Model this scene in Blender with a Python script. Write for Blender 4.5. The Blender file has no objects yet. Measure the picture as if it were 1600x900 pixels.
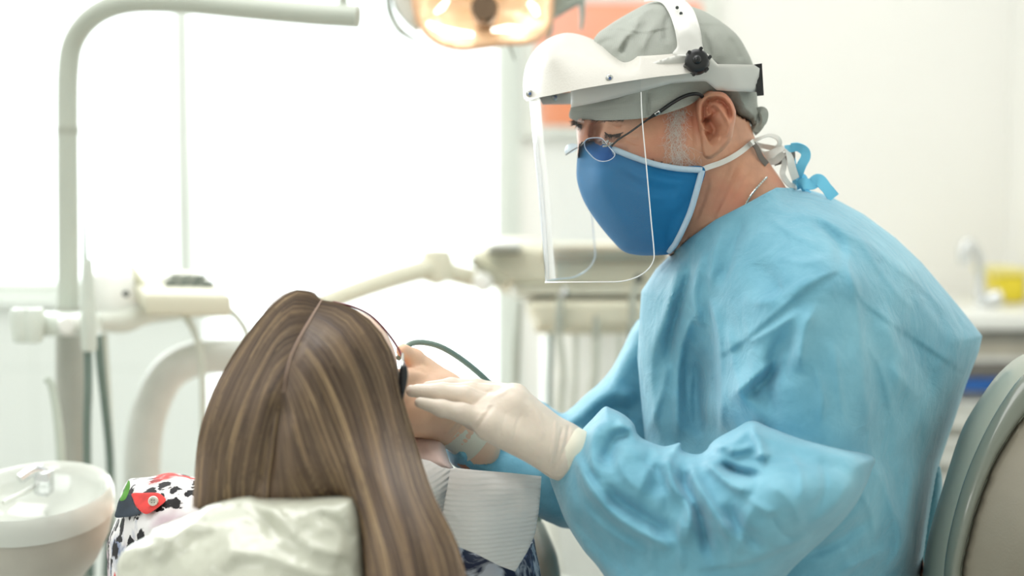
import bpy, bmesh, math, random
import numpy as np
from mathutils import Vector, Matrix, geometry, noise
from mathutils.bvhtree import BVHTree
random.seed(7); RNG = np.random.default_rng(7)
PI = math.pi
C = bpy.context.scene.collection
sc = bpy.context.scene

# ---------------------------------------------------------------- camera
CAM = np.array([0.0, 0.0, 1.2]); PITCH = math.radians(4.0); FPX = 50/36*1600
cd = bpy.data.cameras.new('camera'); cam = bpy.data.objects.new('camera', cd); C.objects.link(cam)
cam.location = CAM; cam.rotation_euler = (PI/2-PITCH, 0, 0)
cd.lens = 50; cd.sensor_width = 36; cd.clip_start = 0.02
cd.dof.use_dof = True; cd.dof.focus_distance = 1.40; cd.dof.aperture_fstop = 2.1
sc.camera = cam
# ---------------------------------------------------------------- world, lights, exposure
w = bpy.data.worlds.new('world'); sc.world = w; w.use_nodes = True
bg = w.node_tree.nodes['Background']; bg.inputs[0].default_value = (0.95, 0.98, 1.0, 1); bg.inputs[1].default_value = 2.2
sc.view_settings.view_transform = 'Standard'; sc.view_settings.look = 'None'
sc.view_settings.gamma = 1; sc.view_settings.use_curve_mapping = False
sc.view_settings.exposure = 0.27
def area(name, loc, tgt, sx, sy, power, col=(1, 1, 1)):
    l = bpy.data.lights.new(name, 'AREA'); l.shape = 'RECTANGLE'; l.size = sx; l.size_y = sy
    l.energy = power; l.color = col
    o = bpy.data.objects.new(name, l); C.objects.link(o); o.location = loc
    o.rotation_euler = (Vector(tgt)-Vector(loc)).to_track_quat('-Z', 'Y').to_euler()
    return o
area('window_daylight', (-1.3, 3.9, 2.0), (0.0, 1.2, 1.0), 2.6, 1.6, 60, (0.97, 0.99, 1))
area('ceiling_lamp_light', (-0.5, 1.5, 2.66), (-0.5, 1.5, 0), 1.5, 1.0, 18, (1, 0.99, 0.98))
area('back_fill_light', (0.75, 2.5, 2.66), (0.75, 2.7, 0), 0.9, 0.9, 6, (1, 0.99, 0.98))  # added fill, brightens the right back wall and counter; no fixture there
area('front_fill_light', (-1.2, -0.5, 2.66), (-0.9, -0.2, 0), 1.2, 1.0, 17, (1, 0.99, 0.98))  # added frontal fill from behind the camera, not a fitting of the room

# ---------------------------------------------------------------- projection helpers
R_ = np.array([1, 0, 0.]); F_ = np.array([0, math.cos(PITCH), -math.sin(PITCH)]); U_ = np.array([0, math.sin(PITCH), math.cos(PITCH)])
def PN(x, y, d):
    x = np.asarray(x, float); y = np.asarray(y, float); d = np.asarray(d, float)
    return CAM + d[..., None]*(F_ + ((x-800)/FPX)[..., None]*R_ + ((450-y)/FPX)[..., None]*U_)
def P(x, y, d): return PN(x, y, d)
def proj(V):
    Q = np.asarray(V)-CAM; d = Q@F_
    return 800+FPX*(Q@R_)/d, 450-FPX*(Q@U_)/d, d
# ---------------------------------------------------------------- materials
def rgb(r, g, b):
    f = lambda c: (c/255/12.92) if c/255 <= 0.04045 else ((c/255+0.055)/1.055)**2.4
    return (f(r), f(g), f(b), 1)
def nodes(m): return m.node_tree.nodes, m.node_tree.links
def mat(name, col, rough=0.5, var=0.06, scale=20, bump=0.0, bscale=200, metal=0, sss=0, sheen=0, trans=0, emit=None, spec=0.5, coat=0, bdist=0.002):
    m = bpy.data.materials.new(name); m.use_nodes = True; N, L = nodes(m); b = N['Principled BSDF']
    tc = N.new('ShaderNodeTexCoord'); n = N.new('ShaderNodeTexNoise'); n.inputs['Scale'].default_value = scale; n.inputs['Detail'].default_value = 5
    L.new(tc.outputs['Object'], n.inputs['Vector'])
    r = N.new('ShaderNodeValToRGB'); c = np.array(col[:3])
    r.color_ramp.elements[0].position = 0.3; r.color_ramp.elements[1].position = 0.7
    r.color_ramp.elements[0].color = (*np.clip(c*(1-var), 0, 1), 1); r.color_ramp.elements[1].color = (*np.clip(c*(1+var), 0, 1), 1)
    L.new(n.outputs['Fac'], r.inputs['Fac']); L.new(r.outputs['Color'], b.inputs['Base Color'])
    b.inputs['Roughness'].default_value = rough; b.inputs['Metallic'].default_value = metal
    b.inputs['Specular IOR Level'].default_value = spec
    if sss: b.inputs['Subsurface Weight'].default_value = sss; b.inputs['Subsurface Radius'].default_value = (0.01, 0.004, 0.002); b.inputs['Subsurface Scale'].default_value = 0.5
    if sheen: b.inputs['Sheen Weight'].default_value = sheen; b.inputs['Sheen Roughness'].default_value = 0.5
    if coat: b.inputs['Coat Weight'].default_value = coat
    if trans: b.inputs['Transmission Weight'].default_value = trans
    if emit: b.inputs['Emission Color'].default_value = emit[0]; b.inputs['Emission Strength'].default_value = emit[1]
    if bump:
        n2 = N.new('ShaderNodeTexNoise'); n2.inputs['Scale'].default_value = bscale; n2.inputs['Detail'].default_value = 4
        L.new(tc.outputs['Object'], n2.inputs['Vector'])
        bp = N.new('ShaderNodeBump'); bp.inputs['Strength'].default_value = bump; bp.inputs['Distance'].default_value = bdist
        L.new(n2.outputs['Fac'], bp.inputs['Height']); L.new(bp.outputs['Normal'], b.inputs['Normal'])
    return m
def clear_mat(name, tint, gloss=0.12, rough=0.03, alpha=0.0):
    m = bpy.data.materials.new(name); m.use_nodes = True; N, L = nodes(m); out = N['Material Output']
    N.remove(N['Principled BSDF'])
    t = N.new('ShaderNodeBsdfTransparent'); t.inputs[0].default_value = tint
    g = N.new('ShaderNodeBsdfGlossy'); g.inputs['Roughness'].default_value = rough
    lw = N.new('ShaderNodeLayerWeight'); lw.inputs['Blend'].default_value = gloss
    mx = N.new('ShaderNodeMixShader'); L.new(lw.outputs['Fresnel'], mx.inputs[0]); L.new(t.outputs[0], mx.inputs[1]); L.new(g.outputs[0], mx.inputs[2])
    last = mx
    if alpha:
        d = N.new('ShaderNodeBsdfDiffuse'); d.inputs[0].default_value = (0.9, 0.9, 0.88, 1)
        m2 = N.new('ShaderNodeMixShader'); m2.inputs[0].default_value = alpha
        L.new(mx.outputs[0], m2.inputs[1]); L.new(d.outputs[0], m2.inputs[2]); last = m2
    L.new(last.outputs[0], out.inputs['Surface'])
    return m
# ---------------------------------------------------------------- objects
def tag(o, label=None, cat=None, group=None, kind=None):
    if label: o['label'] = label
    if cat: o['category'] = cat
    if group: o['group'] = group
    if kind: o['kind'] = kind
    return o
def empty(name, loc, label, cat, group=None):
    o = bpy.data.objects.new(name, None); C.objects.link(o); o.location = Vector([float(v) for v in loc]); o.empty_display_size = 0.05
    return tag(o, label, cat, group)
def wloc(o):
    v = Vector((0, 0, 0))
    while o: v += o.location; o = o.parent
    return v
def mk(name, V, Fc, m, parent=None, smooth=True, angle=None):
    V = np.asarray(V, float)
    c = (V.min(0)+V.max(0))/2
    me = bpy.data.meshes.new(name); me.from_pydata([tuple(v) for v in V-c], [], [tuple(int(i) for i in f) for f in Fc]); me.validate(); me.update()
    bm = bmesh.new(); bm.from_mesh(me); bmesh.ops.recalc_face_normals(bm, faces=bm.faces); bm.to_mesh(me); bm.free()
    if smooth:
        me.polygons.foreach_set('use_smooth', [True]*len(me.polygons))
        me.set_sharp_from_angle(angle=math.radians(angle or 50))
    o = bpy.data.objects.new(name, me); C.objects.link(o); me.materials.append(m)
    if parent: o.parent = parent; o.location = Vector(c)-wloc(parent)
    else: o.location = Vector(c)
    return o
class MB:
    def __init__(s): s.V = []; s.F = []; s.n = 0
    def add(s, V, F):
        V = np.asarray(V, float); s.V.append(V); s.F += [tuple(i+s.n for i in f) for f in F]; s.n += len(V); return s
    def build(s, name, m, parent=None, **k): return mk(name, np.concatenate(s.V), s.F, m, parent, **k)
    def box(s, lo, hi, bev=0.0):
        bm = bmesh.new(); bmesh.ops.create_cube(bm, size=1)
        lo = np.array(lo, float); hi = np.array(hi, float)
        for v in bm.verts: v.co = Vector([float(q) for q in (lo+hi)/2+np.array(v.co)*(hi-lo)])
        if bev: bmesh.ops.bevel(bm, geom=bm.edges[:], offset=bev, segments=3, profile=0.5, affect='EDGES')
        V = [tuple(v.co) for v in bm.verts]; F = [[v.index for v in f.verts] for f in bm.faces]; bm.free(); return s.add(V, F)
    def tube(s, pts, rad, seg=12, caps=True, flat=1.0, up=None):
        pts = np.asarray(pts, float); n = len(pts); rad = np.broadcast_to(np.asarray(rad, float), (n,))
        T = np.gradient(pts, axis=0); T /= np.linalg.norm(T, axis=1)[:, None]+1e-12
        a = np.array(up if up is not None else (0, 0, 1.)); 
        if abs(T[0]@a) > 0.95: a = np.array([0, 1., 0])
        V = []; 
        for i in range(n):
            u = a-T[i]*(a@T[i]); u /= np.linalg.norm(u)+1e-12; v = np.cross(T[i], u); a = u
            for k in range(seg):
                t = 2*PI*k/seg; V.append(pts[i]+rad[i]*(math.cos(t)*u+flat*math.sin(t)*v))
        F = [(i*seg+k, i*seg+(k+1) % seg, (i+1)*seg+(k+1) % seg, (i+1)*seg+k) for i in range(n-1) for k in range(seg)]
        if caps: F += [tuple(range(seg))[::-1], tuple((n-1)*seg+k for k in range(seg))]
        return s.add(V, F)
    def lathe(s, c, prof, seg=48, axis=(0, 0, 1), sx=1, sy=1, a0=0, a1=2*PI):
        ax = np.array(axis, float); ax /= np.linalg.norm(ax)
        u = np.cross(ax, (0, 1, 0) if abs(ax[1]) < 0.9 else (1, 0, 0)); u /= np.linalg.norm(u); v = np.cross(ax, u)
        c = np.asarray(c, float); V = []; full = abs(a1-a0-2*PI) < 1e-6; ns = seg if full else seg+1
        for r, h in prof:
            for k in range(ns):
                t = a0+(a1-a0)*k/seg; V.append(c+ax*h+r*(sx*math.cos(t)*u+sy*math.sin(t)*v))
        F = []
        for i in range(len(prof)-1):
            for k in range(seg):
                k2 = (k+1) % ns; F.append((i*ns+k, i*ns+k2, (i+1)*ns+k2, (i+1)*ns+k))
        return s.add(V, F)
def crom(pts, step=None, n=None, closed=False):
    """Catmull-Rom through the points (any dimension), resampled evenly"""
    p = np.asarray(pts, float); m = len(p)
    if m < 3 and not closed: q = p
    else:
        if closed: e = np.vstack([p[-1], p, p[0], p[1]])
        else: e = np.vstack([2*p[0]-p[1], p, 2*p[-1]-p[-2]])
        out = []
        for i in range(1, len(e)-2):
            t = np.linspace(0, 1, 12, endpoint=False)[:, None]; a, b, c_, d = e[i-1], e[i], e[i+1], e[i+2]
            out.append(0.5*((2*b)+(-a+c_)*t+(2*a-5*b+4*c_-d)*t**2+(-a+3*b-3*c_+d)*t**3))
        q = np.vstack(out+[e[-2][None]])
    L = np.concatenate([[0], np.cumsum(np.linalg.norm(np.diff(q, axis=0), axis=1))])
    if n is None: n = max(2, int(round(L[-1]/step))+1)
    t = np.linspace(0, L[-1], n)
    r = np.stack([np.interp(t, L, q[:, k]) for k in range(q.shape[1])], 1)
    return r[:-1] if closed else r
def tube_px(mb, pts, rpx, step=6, seg=12, **k):
    """tube through (px,py,depth) points; radius in metres or list interpolated"""
    q = crom(pts, n=max(4, int(np.sum(np.linalg.norm(np.diff(np.array(pts)[:, :2], axis=0), axis=1))/step)))
    X = PN(q[:, 0], q[:, 1], q[:, 2]); r = np.interp(np.linspace(0, 1, len(q)), np.linspace(0, 1, len(np.atleast_1d(rpx))), np.atleast_1d(rpx))
    return mb.tube(X, r, seg, **k)
# ---------------------------------------------------------------- thin plate interpolation, strokes, reliefs
def tps(ctrl, smooth=1e-3):
    c = np.array(ctrl, float); X = c[:, :2]/100; n = len(c)
    def K(a, b):
        r2 = ((a[:, None]-b[None])**2).sum(-1)+1e-12; return 0.5*r2*np.log(r2)
    A = np.zeros((n+3, n+3)); A[:n, :n] = K(X, X)+smooth*np.eye(n); A[:n, n] = 1; A[:n, n+1:] = X; A[n, :n] = 1; A[n+1:, :n] = X.T
    wv = np.linalg.solve(A, np.concatenate([c[:, 2], np.zeros(3)]))
    def f(x, y):
        x = np.asarray(x, float); y = np.asarray(y, float); sh = x.shape; q = np.stack([x.ravel(), y.ravel()], 1)/100
        return (K(q, X)@wv[:n]+wv[n]+q@wv[n+1:]).reshape(sh)
    return f
def segdist(q, A, B):
    """distance of q to each segment -> min dist, index, param"""
    d = B-A; L2 = (d**2).sum(1)+1e-9
    best = np.full(len(q), 1e9); bi = np.zeros(len(q), int); bt = np.zeros(len(q)); sg = np.zeros(len(q))
    for i in range(len(A)):
        t = np.clip(((q-A[i])@d[i])/L2[i], 0, 1); r = q-A[i]-t[:, None]*d[i]; D = np.hypot(r[:, 0], r[:, 1])
        m = D < best; best[m] = D[m]; bi[m] = i; bt[m] = t[m]; sg[m] = np.sign(d[i][0]*r[m, 1]-d[i][1]*r[m, 0])
    return best, bi, bt, sg
def strokes(q, S):
    """sum of fold strokes at pixel points q; each (points, width, amplitude m, kind)"""
    tot = np.zeros(len(q))
    for st in S:
        pts, wd, amp, kind = st[:4]; fade = st[4] if len(st) > 4 else 0.25
        p = crom(pts, step=12) if len(pts) > 2 else np.array(pts, float)
        lo = p.min(0)-5*wd; hi = p.max(0)+5*wd
        m = np.all((q > lo) & (q < hi), axis=1)
        if not m.any(): continue
        D, i, t, sg = segdist(q[m], p[:-1], p[1:]); u = (i+t)/(len(p)-1)
        tap = np.clip(np.minimum(u, 1-u)/fade, 0, 1) if fade > 0 else 1; tap = tap*tap*(3-2*tap) if fade > 0 else 1
        if kind == 'g': v = np.exp(-(D/wd)**2)
        elif kind == 's': v = np.exp(-(np.sqrt(D*D+16)-4)/wd)
        elif kind == 'v': v = np.clip(1-D/wd, 0, 1)*1.0
        elif kind == 'step': v = 0.5*sg*np.tanh(D/(4.0 if wd > 4 else 1.8))*np.exp(-D/wd)     # + on the right of travel (image y down)
        elif kind == 'half': v = np.where(sg > 0, np.exp(-D/wd), np.exp(-D/3.0))
        tot[m] += amp*tap*v
    return tot
def inside(q, poly):
    x, y = q[:, 0], q[:, 1]; c = np.zeros(len(q), bool); n = len(poly)
    for i in range(n):
        x1, y1 = poly[i]; x2, y2 = poly[(i+1) % n]
        k = ((y1 > y) != (y2 > y)) & (x < (x2-x1)*(y-y1)/((y2-y1) if y2 != y1 else 1e-9)+x1); c ^= k
    return c
def relief(name, outline, front, back, m, parent=None, mid=None, R=50, s=5, smooth_outline=True, sharp=(), strk=(), power=2, angle=55, crumple=0, crs=0.02, backround=True, ret=False, hard=()):
    """closed solid whose outline was read off the photo; front/back are depth fields; rims listed in
    sharp (index ranges of the outline) keep their full thickness, the others round off towards mid"""
    ol = np.array(outline, float)
    if smooth_outline: pl = crom(ol, step=s, closed=True)
    else:
        e = []; 
        for i in range(len(ol)):
            a, b = ol[i], ol[(i+1) % len(ol)]; k = max(1, int(np.hypot(*(b-a))/s)); e += [a+(b-a)*t/k for t in range(k)]
        pl = np.array(e)
    nx = len(pl); nxt = np.roll(pl, -1, axis=0)
    keep = np.ones(nx, bool)
    for (a, b) in sharp:   # a sharp stretch between outline points a..b
        ia = np.argmin(np.hypot(*(pl-ol[a]).T)); ib = np.argmin(np.hypot(*(pl-ol[b % len(ol)]).T)); k = ia
        while k != ib: keep[k] = False; k = (k+1) % nx
    lo, hi = pl.min(0), pl.max(0)
    gx, gy = np.meshgrid(np.arange(lo[0], hi[0], s), np.arange(lo[1], hi[1], s*0.866))
    gx = gx+(np.arange(gx.shape[0]) % 2)[:, None]*s/2
    g = np.stack([gx.ravel(), gy.ravel()], 1); g = g[inside(g, pl)]
    D = segdist(g, pl, nxt)[0]; g = g[D > 0.55*s]
    allp = np.vstack([pl, g])
    vv, _, ff, *_r = geometry.delaunay_2d_cdt([Vector(p) for p in allp], [(i, (i+1) % nx) for i in range(nx)], [], 1, 1e-4)
    q = np.array([tuple(v) for v in vv]); ff = [tuple(f) for f in ff]
    cen = np.array([q[list(f)].mean(0) for f in ff]); ok = inside(cen, pl); ff = [f for f, k in zip(ff, ok) if k]
    if keep.any():
        D = segdist(q, pl[keep], nxt[keep])[0]
    else: D = np.full(len(q), 1e6)
    t = np.clip(D/R, 0, 1); r = (1-(1-t)**power)**(1/power)
    fx, bx = q[:, 0], q[:, 1]
    fr = front(fx, bx) if callable(front) else np.full(len(q), float(front))
    bk = back(fx, bx) if callable(back) else np.full(len(q), float(back))
    mi = (fr+bk)/2 if mid is None else (mid(fx, bx) if callable(mid) else np.full(len(q), float(mid)))
    df = mi-(mi-fr)*r - strokes(q, strk)*np.clip(D/12, 0.25, 1)
    if crumple:
        V0 = PN(q[:, 0], q[:, 1], df)
        nz = np.array([noise.fractal(Vector(v)/crs, 1.0, 2.1, 4) for v in V0]); df -= crumple*nz*np.clip(D/10, 0.2, 1)
    db = mi+(bk-mi)*(r if backround else 1); db = np.maximum(db, df+0.0004)
    Vf = PN(q[:, 0], q[:, 1], df); Vb = PN(q[:, 0], q[:, 1], db); n = len(q)
    cnt = {}
    for f in ff:
        for a, b in zip(f, f[1:]+f[:1]): cnt[(a, b)] = cnt.get((a, b), 0)+1
    be = [e for e in cnt if (e[1], e[0]) not in cnt]
    F = list(ff)+[tuple(i+n for i in f[::-1]) for f in ff]+[(b, a, a+n, b+n) for a, b in be]
    V = np.vstack([Vf, Vb])
    if ret: return V, F
    return mk(name, V, F, m, parent, angle=angle)
def dfield(outline, front, mid, R, power=2, strk=(), sharp=(), smooth_outline=True):
    """same front surface as relief(), as a callable depth field"""
    ol = np.array(outline, float); pl = crom(ol, step=8, closed=True) if smooth_outline else ol; nxt = np.roll(pl, -1, axis=0); keep = np.ones(len(pl), bool)
    for (a, b) in sharp:
        ia = np.argmin(np.hypot(*(pl-ol[a]).T)); ib = np.argmin(np.hypot(*(pl-ol[b % len(ol)]).T)); k = ia
        while k != ib: keep[k] = False; k = (k+1) % len(pl)
    def f(x, y):
        x = np.asarray(x, float); y = np.asarray(y, float); sh = x.shape; q = np.stack([x.ravel(), y.ravel()], 1)
        D = segdist(q, pl[keep], nxt[keep])[0]; D = np.where(inside(q, pl), D, 0); t = np.clip(D/R, 0, 1); r = (1-(1-t)**power)**(1/power)
        fr = front(q[:, 0], q[:, 1]) if callable(front) else front
        return (mid-(mid-fr)*r-strokes(q, strk)).reshape(sh)
    return f
def shell(name, outline, f, thick, m, parent=None, s=4, **k):
    return relief(name, outline, f, lambda x, y: f(x, y)+thick, m, parent, s=s, R=3, **k)
def ribbon(mb, pts, width, thick=0.0006, twist=None, n=40):
    """flat fabric band along 3D points"""
    q = crom(pts, n=n); T = np.gradient(q, axis=0); T /= np.linalg.norm(T, axis=1)[:, None]+1e-12; V = []
    for i in range(n):
        u = i/(n-1); a = np.interp(u, np.linspace(0, 1, len(twist)), twist) if twist is not None else 0
        side0 = np.cross(T[i], F_); side0 /= np.linalg.norm(side0)+1e-9; nn = np.cross(side0, T[i])
        side = math.cos(a)*side0+math.sin(a)*nn; nn = np.cross(side, T[i])
        for sx, sy in ((-1, -1), (1, -1), (1, 1), (-1, 1)): V.append(q[i]+side*sx*width/2+nn*sy*thick)
    F = [(i*4+k, i*4+(k+1) % 4, (i+1)*4+(k+1) % 4, (i+1)*4+k) for i in range(n-1) for k in range(4)]+[(3, 2, 1, 0), tuple((n-1)*4+k for k in range(4))]
    return mb.add(V, F)
# ---------------------------------------------------------------- signed distance bodies (surface nets)
def cone(a, b, r1, r2):
    a = np.asarray(a, float); b = np.asarray(b, float); d = b-a; L2 = d@d+1e-12
    def f(X):
        t = np.clip((X-a)@d/L2, 0, 1); return np.linalg.norm(X-a-t[..., None]*d, axis=-1)-(r1+(r2-r1)*t)
    return f
def ell(c, r, rot=0.0, axis='Y'):
    c = np.asarray(c, float); r = np.asarray(r, float); M = np.array(Matrix.Rotation(rot, 3, axis)).T
    def f(X):
        q = (X-c)@M.T; k0 = np.linalg.norm(q/r, axis=-1); k1 = np.linalg.norm(q/(r*r), axis=-1)+1e-9; return k0*(k0-1)/k1
    return f
def blend(prims, k):
    def f(X):
        d = None
        for p in prims:
            kk = k
            if isinstance(p, tuple): p, kk = p
            e = p(X)
            if d is None: d = e
            elif kk < 0: h = np.clip(0.5-0.5*(d+e)/(-kk), 0, 1); d = d*(1-h)-e*h+(-kk)*h*(1-h)     # carve
            else: h = np.clip(0.5+0.5*(e-d)/kk, 0, 1); d = e*(1-h)+d*h-kk*h*(1-h)
        return d
    return f
def nets(f, lo, hi, h):
    lo = np.asarray(lo, float); n = np.ceil((np.asarray(hi)-lo)/h).astype(int)+1
    ax = [lo[i]+h*np.arange(n[i]) for i in range(3)]; val = np.empty(n, np.float32)
    for i in range(n[0]):
        Y, Z = np.meshgrid(ax[1], ax[2], indexing='ij'); val[i] = f(np.stack([np.full_like(Y, ax[0][i]), Y, Z], -1))
    sgn = val < 0; c = n-1; S = np.zeros(c, int); acc = np.zeros((*c, 3), np.float32)
    offs = [(a, b, d) for a in (0, 1) for b in (0, 1) for d in (0, 1)]
    sl = lambda o: tuple(slice(o[i], o[i]+c[i]) for i in range(3))
    for o1 in offs:
        for k in range(3):
            if o1[k]: continue
            o2 = list(o1); o2[k] = 1; v1 = val[sl(o1)]; v2 = val[sl(o2)]; m = (v1 < 0) != (v2 < 0)
            t = np.where(m, v1/(v1-v2+1e-20), 0); S += m
            for j in range(3): acc[..., j] += np.where(m, o1[j]+(t if j == k else 0), 0)
    act = S > 0; idx = -np.ones(c, int); idx[act] = np.arange(act.sum()); ijk = np.argwhere(act)
    V = lo+h*(ijk+acc[act]/S[act][:, None]); F = []
    for k in range(3):
        a, b = (k+1) % 3, (k+2) % 3; s1 = [slice(None)]*3; s2 = [slice(None)]*3; s1[k] = slice(0, n[k]-1); s2[k] = slice(1, n[k])
        m = sgn[tuple(s1)] != sgn[tuple(s2)]; e = np.argwhere(m); e = e[(e[:, a] > 0) & (e[:, b] > 0) & (e[:, a] < c[a]) & (e[:, b] < c[b])]
        def g(da, db): q = e.copy(); q[:, a] -= da; q[:, b] -= db; return idx[q[:, 0], q[:, 1], q[:, 2]]
        Q = np.stack([g(1, 1), g(0, 1), g(0, 0), g(1, 0)], 1); fl = ~sgn[tuple(s1)][e[:, 0], e[:, 1], e[:, 2]]; Q[fl] = Q[fl][:, ::-1]; F.append(Q)
    F = np.vstack(F); F = F[(F >= 0).all(1)]
    return V, F
def sculpt(V, F, S):
    """push vertices that face the camera along their normal by the fold strokes"""
    V = V.copy(); n = np.zeros_like(V); a = V[F[:, 1]]-V[F[:, 0]]; b = V[F[:, 3]]-V[F[:, 0]]; fn = np.cross(a, b)
    cen = V.mean(0)
    for k in range(4): np.add.at(n, F[:, k], fn)
    n /= np.linalg.norm(n, axis=1)[:, None]+1e-12
    if ((V-cen)*n).sum() < 0: n = -n
    x, y, d = proj(V); vd = V-CAM; vd /= np.linalg.norm(vd, axis=1)[:, None]; fac = np.clip(-(n*vd).sum(1)*2, 0, 1)
    fac[-(n*vd).sum(1) < 0] = 0
    return V+n*(strokes(np.stack([x, y], 1), S)*fac)[:, None]
def tuck(V, outline, f, gap, grow=0):
    """keep skin under the garment that covers it"""
    V = V.copy(); x, y, d = proj(V); q = np.stack([x, y], 1); m = inside(q, np.array(outline, float))
    if grow: m |= segdist(q, np.array(outline, float), np.roll(np.array(outline, float), -1, axis=0))[0] < grow
    dn = d[m]; D = f(x[m], y[m]); V[m] = PN(x[m], y[m], np.maximum(dn, np.minimum(D+gap, dn+.06))); return V
def bvh_of(V, F): return BVHTree.FromPolygons([Vector(v) for v in V], [tuple(int(i) for i in f) for f in F])
def hit(b, x, y, off=0.0, default=1.45):
    dr = F_+(x-800)/FPX*R_+(450-y)/FPX*U_; h = b.ray_cast(Vector(CAM), Vector(dr))
    d = (np.array(h[0])-CAM)@F_ if h[0] is not None else default
    return P(x, y, d-off)
#==SECTIONS==
# ================================================================ MATERIALS
M_wall = mat('wall_paint', rgb(243, 242, 237), 0.6, 0.01, 3)
M_ceil = mat('ceiling_paint', rgb(240, 240, 238), 0.8, 0.01, 3)
M_white = mat('white_plastic', rgb(235, 236, 230), 0.3, 0.01, 10)
M_cream = mat('cream_plastic', rgb(214, 211, 190), 0.6, 0.015, 10)
M_greypole = mat('grey_green_enamel', rgb(186, 192, 180), 0.35, 0.02, 10)
M_hose = mat('grey_green_hose', rgb(112, 132, 124), 0.5, 0.05, 30)
M_palehose = mat('pale_hose', rgb(205, 210, 198), 0.5, 0.05, 30)
M_dark = mat('dark_grey_plastic', rgb(60, 68, 66), 0.4, 0.05, 30)
M_steel = mat('brushed_steel', rgb(190, 192, 188), 0.25, 0.03, 60, metal=1)
M_chrome = mat('chrome', rgb(215, 217, 218), 0.08, 0.01, 60, metal=1)
M_black = mat('black_plastic', rgb(22, 24, 26), 0.4, 0.1, 60)
def tile_mat(name, col, grout, wx, wy):
    m = bpy.data.materials.new(name); m.use_nodes = True; N, L = nodes(m); b = N['Principled BSDF']
    g = N.new('ShaderNodeNewGeometry'); s = N.new('ShaderNodeSeparateXYZ'); c = N.new('ShaderNodeCombineXYZ')
    L.new(g.outputs['Position'], s.inputs[0]); L.new(s.outputs['X'], c.inputs[0]); L.new(s.outputs['Z'], c.inputs[1])
    t = N.new('ShaderNodeTexBrick'); t.offset = 0; t.inputs['Scale'].default_value = 1
    t.inputs['Color1'].default_value = col; t.inputs['Color2'].default_value = col; t.inputs['Mortar'].default_value = grout
    t.inputs['Mortar Size'].default_value = 0.0025; t.inputs['Brick Width'].default_value = wx; t.inputs['Row Height'].default_value = wy
    L.new(c.outputs[0], t.inputs['Vector']); L.new(t.outputs['Color'], b.inputs['Base Color']); b.inputs['Roughness'].default_value = 0.25
    return m
M_tile = tile_mat('wall_tile', rgb(236, 241, 236), rgb(225, 231, 225), 0.60, 0.25)
M_floor = tile_mat('floor_tile', rgb(205, 208, 202), rgb(170, 172, 168), 0.4, 0.4)
# ================================================================ ROOM
YB = 3.55                                   # back wall
def wx(px, Y=YB): return (px-800)/FPX*Y
sill = P(40, 472, YB)[2]; wr = wx(806); top = 2.45; XL, XR, YF = -2.7, wx(1572), -1.6
def st(name, mb, m, parent=None):
    o = mb.build(name, m, parent, angle=30)
    if not parent: o['kind'] = 'structure'
    return o
st('floor', MB().box((XL-.1, YF, -0.1), (XR+.1, YB+.12, 0)), M_floor)
st('ceiling', MB().box((XL-.1, YF, 2.7), (XR+.1, YB+.12, 2.8)), M_ceil)
st('wall_left', MB().box((XL-.1, YF, 0), (XL, YB+.12, 2.7)), M_wall)
st('wall_front', MB().box((XL-.1, YF-.1, 0), (XR+.1, YF, 2.7)), M_wall)
st('wall_right', MB().box((XR, YF, 0), (XR+.1, YB+.12, 2.7)), M_wall)
xs2, sill2 = wx(318), P(500, 760, YB)[2]
st('wall_back', MB().box((XL, YB, 0), (xs2, YB+.12, sill)).box((xs2, YB, 0), (wr, YB+.12, sill2)).box((XL, YB, top), (wr, YB+.12, 2.7)).box((XL, YB, sill), (XL+.12, YB+.12, top)), M_tile)
st('wall_back', MB().box((wr, YB, 0), (XR, YB+.12, 2.7)), M_wall)
f = MB(); x0, x1 = XL+.12, wr
M_frame = mat('window_frame_white', rgb(226, 231, 224), 0.4, 0.01)
f.box((x0, YB+.02, sill), (xs2, YB+.08, sill+.05), .004).box((xs2, YB+.02, sill2), (x1, YB+.08, sill2+.05), .004).box((x0, YB+.02, top-.05), (x1, YB+.08, top), .004).box((x0, YB+.02, sill), (x0+.05, YB+.08, top), .004).box((x1-.05, YB+.02, sill2), (x1, YB+.08, top), .004)
mx = wx(285); f.box((mx-.02, YB+.02, sill+.05), (mx+.02, YB+.08, top-.05), .004)
wf = f.build('window_1', M_frame); wf['kind'] = 'structure'
gl = MB().box((x0+.05, YB+.045, sill+.05), (xs2, YB+.05, top-.05)).box((xs2, YB+.045, sill2+.05), (x1-.05, YB+.05, top-.05)).build('window_pane', clear_mat('window_glass', (0.98, 1, 0.99, 1), 0.05), wf)
MB().box((x0-.03, YB-.03, sill-.012), (xs2, YB+.02, sill+.008), .004).build('window_sill', M_frame, wf)
st('trim_1', MB().box((wr, YB-.02, sill2-.02), (wr+.012, YB, top), .003), M_frame)
# ================================================================ THE DENTIST
D0 = 1.50
def bumpy_skin():
    m = mat('skin', rgb(206, 152, 122), 0.5, 0.10, 60, bump=0.35, bscale=900, sss=0.12, bdist=0.0006)
    N, L = nodes(m); b = N['Principled BSDF']; n = N.new('ShaderNodeTexNoise'); n.inputs['Scale'].default_value = 16; n.inputs['Detail'].default_value = 3
    tc = N.new('ShaderNodeTexCoord'); L.new(tc.outputs['Object'], n.inputs['Vector']); r = N.new('ShaderNodeValToRGB'); r.color_ramp.elements[0].position = 0.45; r.color_ramp.elements[1].position = 0.7
    src = b.inputs['Base Color'].links[0].from_socket; mx = N.new('ShaderNodeMix'); mx.data_type = 'RGBA'
    L.new(n.outputs['Fac'], r.inputs[0]); L.new(r.outputs[0], mx.inputs[0]); L.new(src, mx.inputs[6]); mx.inputs[7].default_value = rgb(204, 132, 106); L.new(mx.outputs[2], b.inputs['Base Color'])
    return m
M_skin = bumpy_skin()
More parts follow.
